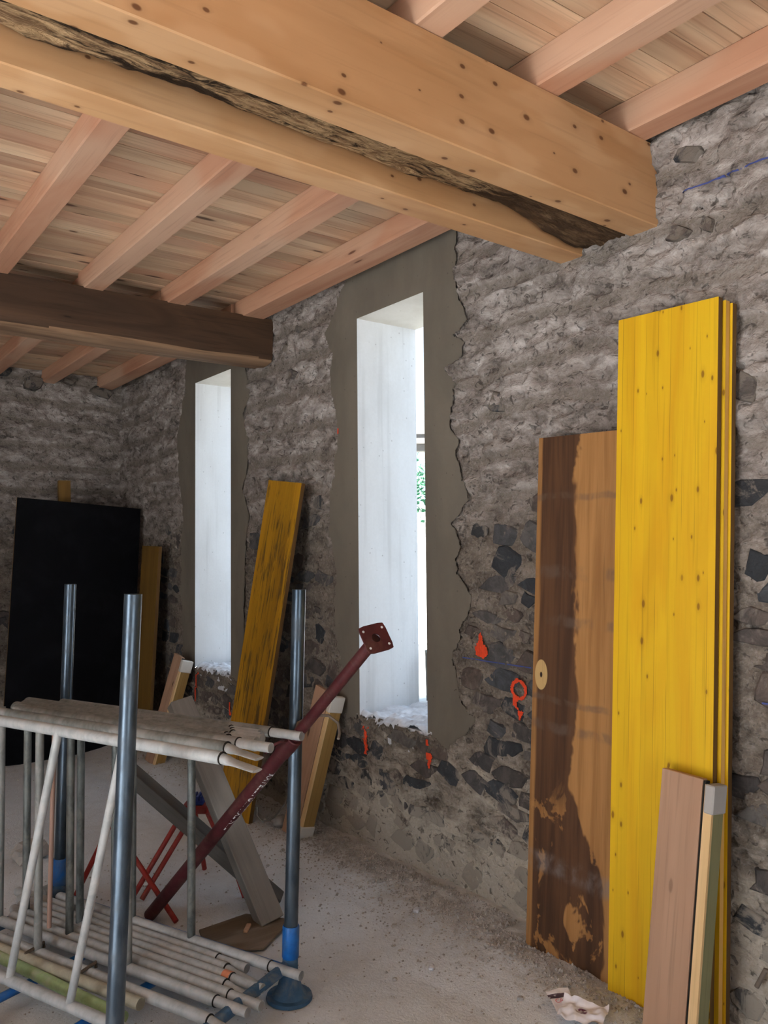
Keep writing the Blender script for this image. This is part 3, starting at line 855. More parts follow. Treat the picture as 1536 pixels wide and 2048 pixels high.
fbeam('honey-coloured formwork beam with pale end blocks, below the left side of the near window', (2.440, 4.340, 0.05), (2.440, 4.11, 0.05), (2.585, 4.185, 0.905), 0.155, 0.030, 0.085, M_CREAM, M_HONEY, M_CAP, (True, False), 'formwork beams')
fbeam('formwork beam with white end block, below the far window by the corner', (2.400, 6.46, 0.05), (2.400, 6.23, 0.05), (2.590, 6.330, 0.885), 0.155, 0.030, 0.085, M_CREAM, M_HONEY, M_CAP, (True,), 'formwork beams')

# ------------------------------------------------------------------ stacking rack with scaffold frames
M_GALV = metal('galvanised_post', (0.085, 0.115, 0.15), (0.045, 0.065, 0.09), 0.30, 0.75, 20, (0.06, 0.072, 0.085), 0.4)
M_BLUE = plain('blue_paint', (0.012, 0.15, 0.52), 0.4, 0.1, 0.3, 18, ((0.10, 0.15, 0.20), 0.6))
M_BLUED = plain('dusty_blue_paint', (0.05, 0.13, 0.24), 0.7, 0.1, 0.3, 18, ((0.16, 0.18, 0.20), 0.75))
M_ZINC = metal('weathered_zinc', (0.44, 0.45, 0.455), (0.33, 0.345, 0.345), 0.55, 0.12, 26, (0.50, 0.485, 0.47), 0.7)
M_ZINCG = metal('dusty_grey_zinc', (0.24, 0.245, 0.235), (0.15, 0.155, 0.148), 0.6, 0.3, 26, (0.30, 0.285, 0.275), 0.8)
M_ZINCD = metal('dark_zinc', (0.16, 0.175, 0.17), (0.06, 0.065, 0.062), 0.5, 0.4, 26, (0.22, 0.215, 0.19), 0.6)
RC = Vector((1.609, 2.806, 0))
va = Vector((-math.sin(R(22)), math.cos(R(22)), 0))
vb = Vector((-math.cos(R(22)), -math.sin(R(22)), 0))
def rk(a, b_, z=0.0): return RC + va * a + vb * b_ + Vector((0, 0, z))
LA, LB = 1.36, 0.845
lean = (rt0 * 0.060)
rack = thing('stacking_rack', 'blue-footed stacking rack with tall galvanised posts holding the scaffold frames', 'rack', rk(LA / 2, LB / 2))
def post(a, b_, ln, ztop=1.545, zs0=0.15):
    base = rk(a, b_)
    top = base + Vector((0, 0, ztop)) + ln
    def at(z): return base + (top - base) * (z / ztop)
    m = MB()
    m.pipe(at(0.16), top, 0.0265, 0.004, 20)
    o = m.build('post', M_GALV, rack, smooth=40)
    MB().path([at(zs0), at(zs0 + 0.005), at(zs0 + 0.115), at(zs0 + 0.12)], [0.030, 0.0325, 0.0325, 0.030], 20).build('socket', M_BLUE, rack, smooth=40)
    m = MB().path([at(0.0), at(0.012), at(0.014), at(0.04), at(0.10), at(0.16)], [0.088, 0.086, 0.066, 0.048, 0.030, 0.029], 24)
    m.build('foot', M_BLUED, rack, smooth=30)
post(0, 0, lean * 0.72)
post(0, LB, lean * 1.0, 1.57, 0.06)
post(LA, 0, lean * 0.75)
post(LA, LB, lean * 0.8)
ZR = 0.075
for (p, q, r_) in ((rk(0, 0, ZR + .05), rk(0, LB, ZR), .022), (rk(LA, 0, ZR), rk(LA, LB, ZR), .022), (rk(0, 0, .10), rk(LA, 0, .10), .018), (rk(0, LB, ZR - .02), rk(LA, LB, ZR - .02), .018), (rk(.42, 0, ZR), rk(.42, LB, ZR), .016), (rk(.82, 0, ZR), rk(.82, LB, ZR), .016)):
    MB().path([p, q], r_, 12).build('base_rail', M_BLUED if r_ > .02 else M_BLUE, rack, smooth=40)

M_BRK = plain('rusty_bracket', (0.13, 0.095, 0.065), 0.8)
FR = [  # offset across the rack, right end (bottom, top), pinched, uprights, height, shade
    (0.056, -0.100, -0.107, '', (0.455, 0.80), 1.004, 'far'),
    (0.098, 0.125, 0.060, '', (0.86,), 1.002, ''),
    (0.138, 0.045, 0.020, 'b', (1.10,), 1.004, ''),
    (0.180, -0.020, -0.020, '', (0.98,), 1.008, ''),
    (0.225, -0.030, -0.030, 'b', (1.28,), 1.010, ''),
    (0.270, -0.090, -0.080, 't', (0.93,), 1.016, ''),
    (0.325, -0.075, -0.180, '', (0.52, 1.32), 1.026, ''),
    (0.425, -0.140, -0.220, 'bt', (0.92,), 1.036, ''),
    (0.610, -0.300, -0.365, 't', (), 1.058, 'near'),
]
LBL = ['scaffold frame hindmost in the rack, its tube ends reaching furthest right', 'scaffold frame second from the back of the rack', 'scaffold frame third from the back of the rack, with pinched tube end', 'scaffold frame fourth from the back of the rack, with orange mark', 'scaffold frame at the middle of the rack, with pinched tube end', 'scaffold frame fourth from the front of the rack', 'scaffold frame third from the front of the rack', 'scaffold frame second from the front of the rack, with pinched tube end', 'pale scaffold frame at the front of the rack with two slanting braces']
for i, (bo, aeb, aet, pinch, vert, zt, sh) in enumerate(FR):
    t = thing('scaffold_frame', LBL[i], 'scaffold frame', rk(0.6, bo, 0.12), 'scaffold frames in the rack')
    rr_ = 0.0205
    zb_ = 0.118 + (0.012 if i == 0 else 0)
    ln_ = 1.40 if i != 0 else 1.38
    skew = rs.uniform(-0.010, 0.010)
    for zz, nm, ofs, ae in ((zb_, 'bottom_tube', 0, aeb), (zt, 'top_tube', skew, aet)):
        e0 = rk(ae + 0.145, bo + ofs * 0.2, zz)
        e1 = rk(ae + 0.145 + ln_ - 0.14, bo + ofs, zz)
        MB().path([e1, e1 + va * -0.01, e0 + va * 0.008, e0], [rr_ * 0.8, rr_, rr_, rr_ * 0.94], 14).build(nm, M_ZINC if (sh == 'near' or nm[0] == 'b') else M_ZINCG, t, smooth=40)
        sp = MB()
        if nm[0] in pinch:
            pts = [e0 - va * q for q in (-0.01, 0.02, 0.045, 0.08, 0.11, 0.14)]
            pts = [p + Vector((0, 0, -0.004 * k_)) for k_, p in enumerate(pts)]
            sp.path(pts, [0.017, 0.017, 0.016, 0.015, 0.015, 0.014], 14, True, [1, 0.95, 0.55, 0.38, 0.36, 0.36])
        else:
            sp.pipe(e0 + va * 0.01, e0 - va * 0.145, 0.0175, 0.003, 14)
        sp.build('spigot', M_ZINC, t, smooth=40)
        MB().path([e0 + va * 0.002, e0 - va * 0.002], rr_ * 1.02, 14).build('weld_ring', M_CRACK, t, smooth=40)
    for av in vert:
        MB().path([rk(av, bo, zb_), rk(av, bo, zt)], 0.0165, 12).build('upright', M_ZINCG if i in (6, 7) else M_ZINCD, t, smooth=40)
    if sh == 'near':
        for (a0, a1) in ((0.60, 0.80), (0.30, 0.46)):
            MB().path([rk(a1 - 0.24 + 0.0, bo, zt), rk(a1 + 0.03, bo, zb_)], 0.015, 12).build('brace', M_ZINC, t, smooth=40)
    if i == 7:
        for ab in (0.93, 0.62):
            q0, q1 = rk(ab, bo - 0.035, zb_ + 0.024), rk(ab - 0.01, bo + 0.055, zb_ + 0.020)
            MB().path([q0 - Vector((0, 0, .02)), q0, q1, q1 - Vector((0, 0, .03))], 0.0065, 6).build('bracket', M_BRK, t)
    if i == 3:
        q = rk(aeb + 0.15, bo, zb_)
        MB().path([q, q + va * 0.035], rr_ + 0.0008, 14).build('paint_band', plain('salmon_spray', (0.75, 0.27, 0.14), 0.7), t, smooth=40)

# things lying loose inside the rack
M_GREEN = plain('pale_green_paint', (0.36, 0.50, 0.25), 0.6, 0, 0.25, 20, ((0.42, 0.42, 0.34), 0.6))
M_TAN = plain('dusty_tan_paint', (0.42, 0.39, 0.30), 0.8, 0, 0.25, 20, ((0.30, 0.27, 0.22), 0.6))
o = MB().pipe(rk(1.12, 0.50, .105), rk(0.30, 0.535, .095), 0.021, 0.003, 14).build('pipe', M_GREEN, None, smooth=40)
tag(o, 'pale green pipe lying in the bottom of the rack', 'pipe')
o = MB().pipe(rk(1.25, 0.475, .115), rk(0.28, 0.478, .120), 0.021, 0.003, 14).build('pipe', M_TAN, None, smooth=40)
tag(o, 'dusty tan pipe lying behind the green pipe in the rack', 'pipe')
M_POLE = wood('reddish_pole', (0.36, 0.22, 0.17), (0.26, 0.15, 0.11), 'Z', 0.1, 0.0)
o = MB().path([rk(1.02, 0.300, 0.145), rk(1.00, 0.297, 0.985)], 0.0095, 10).build('wooden_pole', M_POLE, None, smooth=40)
tag(o, 'thin reddish pole standing upright among the scaffold frames', 'pole')

# ------------------------------------------------------------------ red shoring prop
M_RED = plain('maroon_paint', (0.085, 0.014, 0.018), 0.5, 0.15, 0.35, 16, ((0.12, 0.055, 0.045), 0.6))
M_WHITEP = plain('white_stencil', (0.75, 0.75, 0.75), 0.7)
p0 = Vector((1.433, 3.782, 0.018)); pc = Vector((1.604, 2.752, 0.985))
# the straight axis: from the foot on the floor, resting on the frames beside the right post, up to the plate
dv = (pc - p0).normalized()
LEN = (pc - p0).length
ptop = p0 + dv * (LEN * 1.42)
prop = thing('shoring_prop', 'maroon steel shoring prop with plate, leaning across the scaffold frames', 'prop', p0)
MB().pipe(p0, pc, 0.0285, 0.004, 20).build('outer_tube', M_RED, prop, smooth=40)
MB().pipe(pc - dv * 0.05, ptop, 0.0215, 0.004, 20).build('inner_tube', M_RED, prop, smooth=40)
MB().path([pc - dv * 0.10, pc - dv * 0.096, pc + dv * 0.0, pc + dv * 0.004], [0.030, 0.0335, 0.0335, 0.030], 20).build('collar_nut', M_RED, prop, smooth=40)
sd_ = dv.cross(Vector((0, 0, 1))).normalized()
un = sd_.cross(dv).normalized()
def loop(base, ax_, ux_, r0_, a0, a1, n_=14):
    return [base + ax_ * (math.cos(a0 + (a1 - a0) * k_ / n_) * r0_) + ux_ * (math.sin(a0 + (a1 - a0) * k_ / n_) * r0_) for k_ in range(n_ + 1)]
MB().path(loop(pc - dv * 0.05 + sd_ * 0.055, dv, sd_, 0.045, -2.0, 2.0), 0.0055, 8).build('handle', M_RED, prop, smooth=60)
M_WIRE = plain('rusty_wire', (0.20, 0.16, 0.13), 0.7)
w0 = pc + dv * 0.045 - sd_ * 0.01
MB().path([w0 + sd_ * 0.03, w0 + un * 0.035, w0 - sd_ * 0.09 + un * 0.055, w0 - sd_ * 0.16 + un * 0.04, w0 - sd_ * 0.185 + un * 0.0, w0 - sd_ * 0.165 - un * 0.045, w0 - sd_ * 0.145 - un * 0.065], 0.006, 8).build('pin', M_WIRE, prop, smooth=60)
# plate
tilt = Matrix.Rotation(R(20), 3, sd_)
pn = (dv * 0.72 + (EY - ptop).normalized() * 0.40).normalized()
pu = (sd_ - pn * sd_.dot(pn)).normalized()
pv = pn.cross(pu)
Mp = Matrix(((pu.x, pv.x, pn.x, ptop.x), (pu.y, pv.y, pn.y, ptop.y), (pu.z, pv.z, pn.z, ptop.z), (0, 0, 0, 1)))
bm = bmesh.new()
hw, n_ = 0.052, 24
def plate_ring(rad, z): return [bm.verts.new((rad * math.cos(2 * math.pi * k_ / n_), rad * math.sin(2 * math.pi * k_ / n_), z)) for k_ in range(n_)]
def sq_ring(z):
    out = []
    for k_ in range(n_):
        a = 2 * math.pi * k_ / n_
        c_, s_ = math.cos(a), math.sin(a)
        q = hw / max(abs(c_), abs(s_))
        x_, y_ = c_ * q, s_ * q
        lim = hw * 1.86
        if abs(x_) + abs(y_) > lim:
            f_ = lim / (abs(x_) + abs(y_)); x_ *= f_; y_ *= f_
        out.append(bm.verts.new((x_, y_, z)))
    return out
i1, o1, i0, o0 = plate_ring(0.0165, 0.006), sq_ring(0.006), plate_ring(0.0165, 0), sq_ring(0)
for k_ in range(n_):
    k2 = (k_ + 1) % n_
    bm.faces.new((o1[k_], o1[k2], i1[k2], i1[k_])); bm.faces.new((o0[k2], o0[k_], i0[k_], i0[k2]))
    bm.faces.new((o0[k_], o0[k2], o1[k2], o1[k_])); bm.faces.new((i0[k2], i0[k_], i1[k_], i1[k2]))
me = bpy.data.meshes.new('plate'); bm.to_mesh(me); bm.free()
me.materials.append(M_RED)
pl = bpy.data.objects.new('head_plate', me); link(pl, prop, Mp)
M_HOLE = plain('pale_hole', (0.7, 0.74, 0.78), 0.8)
for sx_ in (-1, 1):
    for sy_ in (-1, 1):
        q = Vector((sx_ * 0.038, sy_ * 0.032, 0.0063))
        MB().path([Mp @ (q - Vector((0, 0, 0.004))), Mp @ (q + Vector((0, 0, 0.0003)))], 0.0045, 10).build('bolt_hole', M_HOLE, pl)
# stencilled lettering wrapped on the tube
cu = bpy.data.curves.new('lettering', 'FONT')
cu.body = 'KAVELLI, UIITTIAL NIIL'
cu.size = 0.036
cu.space_character = 1.15
cu.offset = 0.0011
to = bpy.data.objects.new('lettering_tmp', cu)
COL.objects.link(to)
bpy.context.view_layer.update()
tm = bpy.data.meshes.new_from_object(to.evaluated_get(bpy.context.evaluated_depsgraph_get()))
COL.objects.unlink(to); bpy.data.objects.remove(to)
tov = (EY - pc); tov = (tov - dv * tov.dot(dv)).normalized()      # towards the viewer
rgt = dv.cross(tov).normalized()
if rgt.dot(rt0) < 0: rgt = -rgt
vs = []
for v_ in tm.vertices:
    along = 0.20 + v_.co.x
    ang = R(28) + (v_.co.y) / 0.0285
    vs.append(pc - dv * along + (tov * math.cos(ang) + rgt * math.sin(ang)) * 0.0291)
m = MB(); m.v = vs; m.f = [tuple(p.vertices) for p in tm.polygons]
m.build('lettering', M_WHITEP, prop)

# ------------------------------------------------------------------ crossed timbers, red trestle, bits on the floor
M_TIMB = wood('cement_grey_timber', (0.20, 0.18, 0.158), (0.135, 0.12, 0.105), 'Z', 0.1, 0.0, (0.05, 0.04, 0.03), patch=((0.32, 0.305, 0.285), 1.5, 0.6))
M_TIMD = wood('shaded_timber', (0.10, 0.092, 0.082), (0.07, 0.062, 0.055), 'Z', 0.1, 0.2, (0.03, 0.02, 0.02), patch=((0.20, 0.19, 0.175), 1.3, 0.5))  # rear leg's shade put into a darker copy of the grey timber
def timber(parent, name, mat, p, q, wv, w_, th):
    p, q, wv = Vector(p), Vector(q), Vector(wv)
    uz = (q - p).normalized()
    ux = (wv - uz * wv.dot(uz)).normalized()
    uy = uz.cross(ux)
    M = Matrix(((ux.x, uy.x, uz.x, p.x), (ux.y, uy.y, uz.y, p.y), (ux.z, uy.z, uz.z, p.z), (0, 0, 0, 1)))
    L = (q - p).length
    return MB().box((-w_ / 2, -th / 2, 0), (w_ / 2, th / 2, L)).build(name, mat, parent, matrix=M, local=True, bevel=0.003)
tr = thing('timber_trestle', 'cement-grey trestle of two crossed timbers behind the red prop', 'trestle', (1.85, 3.45, 0))
hv = Vector((0.80, -0.60, 0))
timber(tr, 'leg', M_TIMB, (1.845, 3.385, 0.012), (1.660, 3.99, 0.94), hv + Vector((0.1, 0.5, 0)), 0.115, 0.075)
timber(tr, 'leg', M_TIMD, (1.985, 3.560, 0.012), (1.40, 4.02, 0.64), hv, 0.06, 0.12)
MB().path([(1.83, 3.60, 0.33), (1.80, 3.70, 0.33)], 0.008, 8).build('bolt', M_WIRE, tr)

M_TRED = plain('scarlet_paint', (0.36, 0.028, 0.022), 0.5, 0.1, 0.3, 22, ((0.25, 0.08, 0.06), 0.6))
rtz = thing('red_trestle', 'red steel trestle with blue top clamp behind the crossed timbers', 'trestle', (1.6, 3.95, 0))
ap1, ap2 = Vector((1.775, 4.02, 0.395)), Vector((1.37, 4.14, 0.36))
for (p, q) in ((ap1, (1.470, 3.99, 0.01)), (ap1 + Vector((-.03, .06, 0)), (1.455, 4.06, 0.01)), (ap2, (1.51, 3.66, 0.01)), (ap2, (1.21, 4.20, 0.01)), (ap1 + Vector((0.0, .05, -.02)), (1.875, 4.165, 0.01))):
    MB().path([p, q], 0.0125, 12).build('leg', M_TRED, rtz, smooth=40)
MB().path([ap1 + Vector((.03, 0, 0)), ap1 + Vector((.06, -.05, -.10)), (1.865, 3.86, 0.20), (1.880, 3.71, 0.01)], 0.0125, 12).build('leg', M_TRED, rtz, smooth=40)
Mq = Matrix.Translation(ap1) @ Matrix.Rotation(R(-36.5), 4, 'Z')
MB().box((-.075, -.05, -.03), (.06, .05, .012), Mq).build('saddle', M_TRED, rtz, bevel=0.006)
M_BLUEC = plain('dark_blue_casting', (0.015, 0.035, 0.20), 0.5)
cl = MB().box((-.045, -.045, .012), (.035, .04, .042), Mq).build('clamp', M_BLUEC, rtz, bevel=0.006)
for k_ in range(4):
    MB().box((-.042 + k_ * .02, -.050, .034), (-.030 + k_ * .02, .045, .058), Mq).build('clamp_jaw', M_BLUEC, cl, bevel=0.002)

M_PLY = wood('muddy_plywood', (0.16, 0.115, 0.075), (0.12, 0.085, 0.055), 'X', 0.1, 0.0, patch=((0.25, 0.21, 0.17), 3.0, 0.6))
pts = [(1.55, 3.50), (1.79, 3.52), (1.93, 3.34), (1.70, 3.18), (1.50, 3.30)]
zf = 0.010
m = MB().add([(x_, y_, zf) for x_, y_ in pts] + [(x_, y_, zf + 0.010) for x_, y_ in pts], [(4, 3, 2, 1, 0), (5, 6, 7, 8, 9)] + [(i_, (i_ + 1) % 5, 5 + (i_ + 1) % 5, 5 + i_) for i_ in range(5)])
o = m.build('plywood_offcut', M_PLY)
tag(o, 'muddy brown plywood offcut lying under the crossed timbers', 'plywood')
o = MB().box((-.01, -.035, 0), (.01, .035, .012), Matrix.Translation((1.72, 3.37, 0.021)) @ Matrix.Rotation(R(-40), 4, 'Z')).build('wood_chip', M_FLANGE, None, bevel=0.002)
tag(o, 'short wood chip lying on the plywood offcut', 'wood chip')

# hook-ended rod and folded sack by the worn yellow panel
M_ROD = plain('dull_steel', (0.26, 0.25, 0.23), 0.5, 0.6)
o = MB().path([(2.33, 3.95, 0.49), (2.39, 4.20, 0.25), (2.43, 4.41, 0.11), (2.43, 4.48, 0.07), (2.41, 4.52, 0.06), (2.39, 4.55, 0.09), (2.40, 4.565, 0.135)], 0.006, 8).build('steel_rod', M_ROD, None, smooth=50)
tag(o, 'thin hook-ended steel rod leaning right of the worn yellow panel', 'rod')
M_SACK = plain('dusty_sack', (0.34, 0.32, 0.30), 0.9, 0, 0.3, 30)
def blob(name, mat, loc, sx, sy, sz, seed, amp=0.25, n1=14, n2=9, fac=None):
    A_, B_ = np.meshgrid(np.linspace(0, 2 * math.pi, n1 + 1), np.linspace(0.0, math.pi, n2), indexing='ij')
    k_ = fbm(np.cos(A_) * 1.4 * np.sin(B_) + 7 + seed, np.sin(A_) * 1.4 * np.sin(B_) + np.cos(B_) * 1.7 + 3, 3, seed)
    k_ = 1 + (k_ - 0.5) * 2 * amp
    if fac: k_ = np.round(k_ * fac) / fac
    Pp = np.stack([loc[0] + sx * k_ * np.cos(A_) * np.sin(B_), loc[1] + sy * k_ * np.sin(A_) * np.sin(B_), loc[2] + sz * k_ * np.cos(B_)], -1)
    return gridmesh(name, Pp, None, mat, None, smooth=False, origin=(loc[0], loc[1], loc[2] - sz))
o = blob('rag', M_SACK, (2.49, 4.42, 0.072), 0.07, 0.06, 0.035, 3)
tag(o, 'crumpled dusty rag on the floor beside the steel rod', 'rag')

# stones on the floor by the rack
M_RUB = concrete('rubble', (0.46, 0.43, 0.40), (0.36, 0.335, 0.31), 8.0, False)
def rock(loc, s_, seed, label, mat=None, group=None, name='rubble_block'):
    rs_ = random.Random(seed)
    bm_ = bmesh.new()
    bmesh.ops.create_icosphere(bm_, subdivisions=2, radius=1)
    for v_ in bm_.verts:
        c_ = v_.co
        q = max(abs(c_.x), abs(c_.y), abs(c_.z))
        c_ *= 1 / (q ** 0.65) * rs_.uniform(0.84, 1.1)
        v_.co = Vector((c_.x * s_[0], c_.y * s_[1], c_.z * s_[2]))
    bmesh.ops.rotate(bm_, cent=(0, 0, 0), matrix=Matrix.Rotation(rs_.uniform(0, 3), 3, 'Z'), verts=bm_.verts)
    me_ = bpy.data.meshes.new(name); bm_.to_mesh(me_); bm_.free()
    me_.materials.append(mat or M_RUB)
    o_ = bpy.data.objects.new(name, me_)
    link(o_, None, Matrix.Translation((loc[0], loc[1], loc[2] + s_[2] * 0.85)))
    tag(o_, label, 'stone', group)
    return o_
rock((1.17, 4.90, 0.0), (0.10, 0.075, 0.055), 1, 'pale broken block on the floor seen through the scaffold frames')
rock(rk(1.02, 0.74, 0), (0.09, 0.07, 0.045), 2, 'grey stone lying under the left end of the rack')
rock(rk(0.80, 0.78, 0), (0.075, 0.06, 0.03), 5, 'rough stone under the front frame, right of the grey stone')
rock(rk(1.12, 0.62, 0), (0.06, 0.05, 0.03), 6, 'flat stone deep under the rack behind the green pipe')
M_PVC = plain('grey_plastic', (0.30, 0.31, 0.32), 0.5)
o = MB().pipe((1.19, 4.33, 0.036), (1.08, 4.285, 0.036), 0.034, 0.004, 18).build('pipe_stub', M_PVC, None, smooth=40)
tag(o, 'short grey plastic pipe stub on the floor behind the frames', 'pipe')

# crumpled printed paper
def paper_mat(red):
    b = NB('printed_paper' + ('_a' if red else '_b'), 0.85, 0, 0.2)
    c = b.obj(False)
    x, y, z = b.sep(c)
    col = (0.80, 0.77, 0.80)
    n = b.noise(c, 60, 3)
    if red:
        bar = b.ma('MULTIPLY', b.ma('MULTIPLY', b.step(y, 0.010, 0.012), b.step(y, 0.032, 0.030)), b.step(x, 0.022, 0.020))
        col = b.mix(b.ma('MULTIPLY', bar, b.step(n, 0.3, 0.45)), col, (0.10, 0.07, 0.09))
    else:
        dx = b.ma('ADD', b.ma('POWER', b.ma('MULTIPLY', x, 40), 2.0), b.ma('POWER', b.ma('MULTIPLY', b.ma('SUBTRACT', y, 0.0), 55), 2.0))
        col = b.mix(b.ma('MULTIPLY', b.step(dx, 1.0, 0.5), b.step(n, 0.35, 0.55)), col, (0.16, 0.05, 0.08))
    return b.out(col)
def sheet(name, M, wx, wy, seed, mat, amp=0.02, lift=0.0):
    A_, B_ = np.meshgrid(np.linspace(-wx / 2, wx / 2, 22), np.linspace(-wy / 2, wy / 2, 22), indexing='ij')
    ex = (fbm(A_ * 25 + seed, B_ * 25, 2, seed) - 0.5) * 0.012
    Zz = np.abs(fbm(A_ * 16 + seed, B_ * 16, 3, seed) - 0.5) * 2 * amp + lift * (B_ / wy + 0.5) + 0.002
    me_o = gridmesh(name, np.stack([A_ + ex, B_ + ex * 0.7, Zz], -1), None, mat, None, smooth=False)
    WM[me_o.name] = M
    me_o.matrix_world = M
    return me_o
rz = R(-36.5)
Mpa = Matrix.Translation((2.325, 2.085, fh(2.325, 2.085) + 0.018)) @ Matrix.Rotation(rz + R(14), 4, 'Z') @ Matrix.Rotation(R(18), 4, 'X')
pa = sheet('paper_scrap', Mpa, 0.085, 0.095, 3, paper_mat(True), 0.010)
tag(pa, 'crumpled white paper scrap with a dark bar and red letters', 'paper', None)
cu = bpy.data.curves.new('print', 'FONT'); cu.body = 'CAO'; cu.size = 0.024
to = bpy.data.objects.new('print_tmp', cu); COL.objects.link(to)
bpy.context.view_layer.update()
tm = bpy.data.meshes.new_from_object(to.evaluated_get(bpy.context.evaluated_depsgraph_get()))
COL.objects.unlink(to); bpy.data.objects.remove(to)
m = MB(); m.v = [Mpa @ Vector((v_.co.x - 0.032, v_.co.y - 0.016, 0.013)) for v_ in tm.vertices]; m.f = [tuple(p.vertices) for p in tm.polygons]
m.build('red_print', plain('red_ink', (0.75, 0.10, 0.16), 0.8), pa)
Mpb = Matrix.Translation((2.315, 1.985, fh(2.315, 1.985) + 0.02)) @ Matrix.Rotation(rz + R(-30), 4, 'Z') @ Matrix.Rotation(R(12), 4, 'X')
pb = sheet('paper_scrap', Mpb, 0.16, 0.10, 8, paper_mat(False), 0.045)
tag(pb, 'larger crumpled white paper lying right of the lettered scrap', 'paper')

# steel clamp at the lower right edge
o = MB().path([(2.555, 1.40, 0.045), (2.56, 1.405, 0.115), (2.565, 1.395, 0.128), (2.58, 1.325, 0.130), (2.585, 1.32, 0.115), (2.59, 1.32, 0.045)], 0.009, 8).build('steel_staple', M_WIRE, None, smooth=50)
tag(o, 'bent grey steel clamp on the floor at the lower right edge', 'clamp')
o = MB().path([(2.655, 1.53, 0.235), (2.66, 1.50, 0.30), (2.655, 1.46, 0.305), (2.655, 1.44, 0.24)], 0.008, 8).build('wall_tie', M_WIRE, wall_right, smooth=50)

# loose rubble along the wall: bigger pieces one by one, grit as stuff
for k_ in range(26):
    yy = rs.uniform(1.9, 4.3)
    xx = 2.66 - abs(rs.gauss(0, 0.16)) if k_ < 18 else rs.uniform(1.7, 2.5)
    s0 = rs.uniform(0.008, 0.017)
    if xx > 2.55 and yy < 2.6: continue
    rock((xx, yy, fh(xx, yy) - 0.002), (s0, s0 * rs.uniform(.7, 1), s0 * .75), 50 + k_, 'small grey rubble stone lying near the foot of the wall', None, 'rubble stones along the wall', 'rubble_stone')
rock((2.155, 2.62, fh(2.155, 2.62)), (0.018, 0.012, 0.008), 90, 'white chip of plaster on the bare floor left of the brown panel', M_SILL, None, 'plaster_chip')
rock((2.40, 3.02, fh(2.40, 3.02)), (0.020, 0.014, 0.010), 91, 'white chip of plaster among the rubble along the wall', M_SILL, None, 'plaster_chip')
NG = 12000
gx = np.where(rng.random(NG) < 0.80, 2.67 - np.abs(rng.normal(0, 0.22, NG)), rng.uniform(0.7, 2.66, NG))
gy = np.where(rng.random(NG) < 0.75, rng.uniform(1.5, 4.6, NG), rng.uniform(1.5, 7.6, NG))
okk = ~((gx > 2.36) & (gy < 2.62) & (gy > 1.5) & (gx > 2.56))
gx, gy = gx[okk], gy[okk]
gs = 0.0022 + 0.0065 * rng.random(len(gx)) ** 3 + 0.005 * (gx > 2.42) * rng.random(len(gx)) ** 1.5
gh = floor_h(gx, gy)
octv = np.array([[1, 0, 0], [-1, 0, 0], [0, 1, 0], [0, -1, 0], [0, 0, 1], [0, 0, -0.6]], float)
octf = np.array([[0, 2, 4], [2, 1, 4], [1, 3, 4], [3, 0, 4], [2, 0, 5], [1, 2, 5], [3, 1, 5], [0, 3, 5]])
V = (octv[None] * rng.uniform(0.6, 1.2, (len(gx), 6, 1)) * gs[:, None, None])
an = rng.uniform(0, 6.28, len(gx)); ca, sa = np.cos(an)[:, None], np.sin(an)[:, None]
V = np.stack([V[..., 0] * ca - V[..., 1] * sa, V[..., 0] * sa + V[..., 1] * ca, V[..., 2] * 0.8], -1) + np.stack([gx, gy, gh + gs * 0.35], -1)[:, None, :]
F = (octf[None] + (np.arange(len(gx)) * 6)[:, None, None]).reshape(-1, 3)
me = bpy.data.meshes.new('grit')
me.from_pydata(V.reshape(-1, 3).tolist(), [], F.tolist())
me.materials.append(concrete('grit', (0.46, 0.43, 0.40), (0.30, 0.28, 0.26), 22.0, False))
o = bpy.data.objects.new('grit', me); link(o, None, Matrix.Identity(4))
o['kind'] = 'stuff'; tag(o, 'grey grit and mortar crumbs strewn over the floor', 'grit')

# ------------------------------------------------------------------ spray marks and chalk lines on the wall
M_ORANGE = plain('orange_spray', (0.85, 0.075, 0.02), 0.7, 0, 0.25, 40)
M_CHALK = plain('blue_chalk', (0.07, 0.095, 0.30), 0.9)
def drape(name, fn, y0, y1, z0, z1, mat, st=0.005, lift=0.0035):
    Y_, Z_ = np.meshgrid(np.arange(y0, y1, st), np.arange(z0, z1, st), indexing='ij')
    Hh = Hs(Y_, Z_)
    flat_ = surround_d(Y_, Z_) > 0
    Hh = np.where(flat_, 0.010, Hh) + lift + 0.002
    k_ = fn(Y_[:-1, :-1] + st / 2, Z_[:-1, :-1] + st / 2)
    if not k_.any(): return
    return gridmesh(name, np.stack([WX - Hh, Y_, Z_], -1), k_, mat, wall_right)
nz = lambda Y_, Z_, s_: (fbm(Y_ * 60, Z_ * 60, 3, s_) - 0.5)
def f_blob(Y_, Z_):
    body = ((Y_ - 2.883) / 0.048) ** 2 + ((Z_ - 1.215) / 0.036) ** 2 + nz(Y_, Z_, 1) * 0.9 < 1
    tri = (Z_ > 1.22) & (Z_ < 1.30) & (np.abs(Y_ - 2.888) < (1.31 - Z_) * 0.34 + nz(Y_, Z_, 2) * 0.015)
    return body | tri
drape('spray_mark', f_blob, 2.80, 2.96, 1.14, 1.33, M_ORANGE)
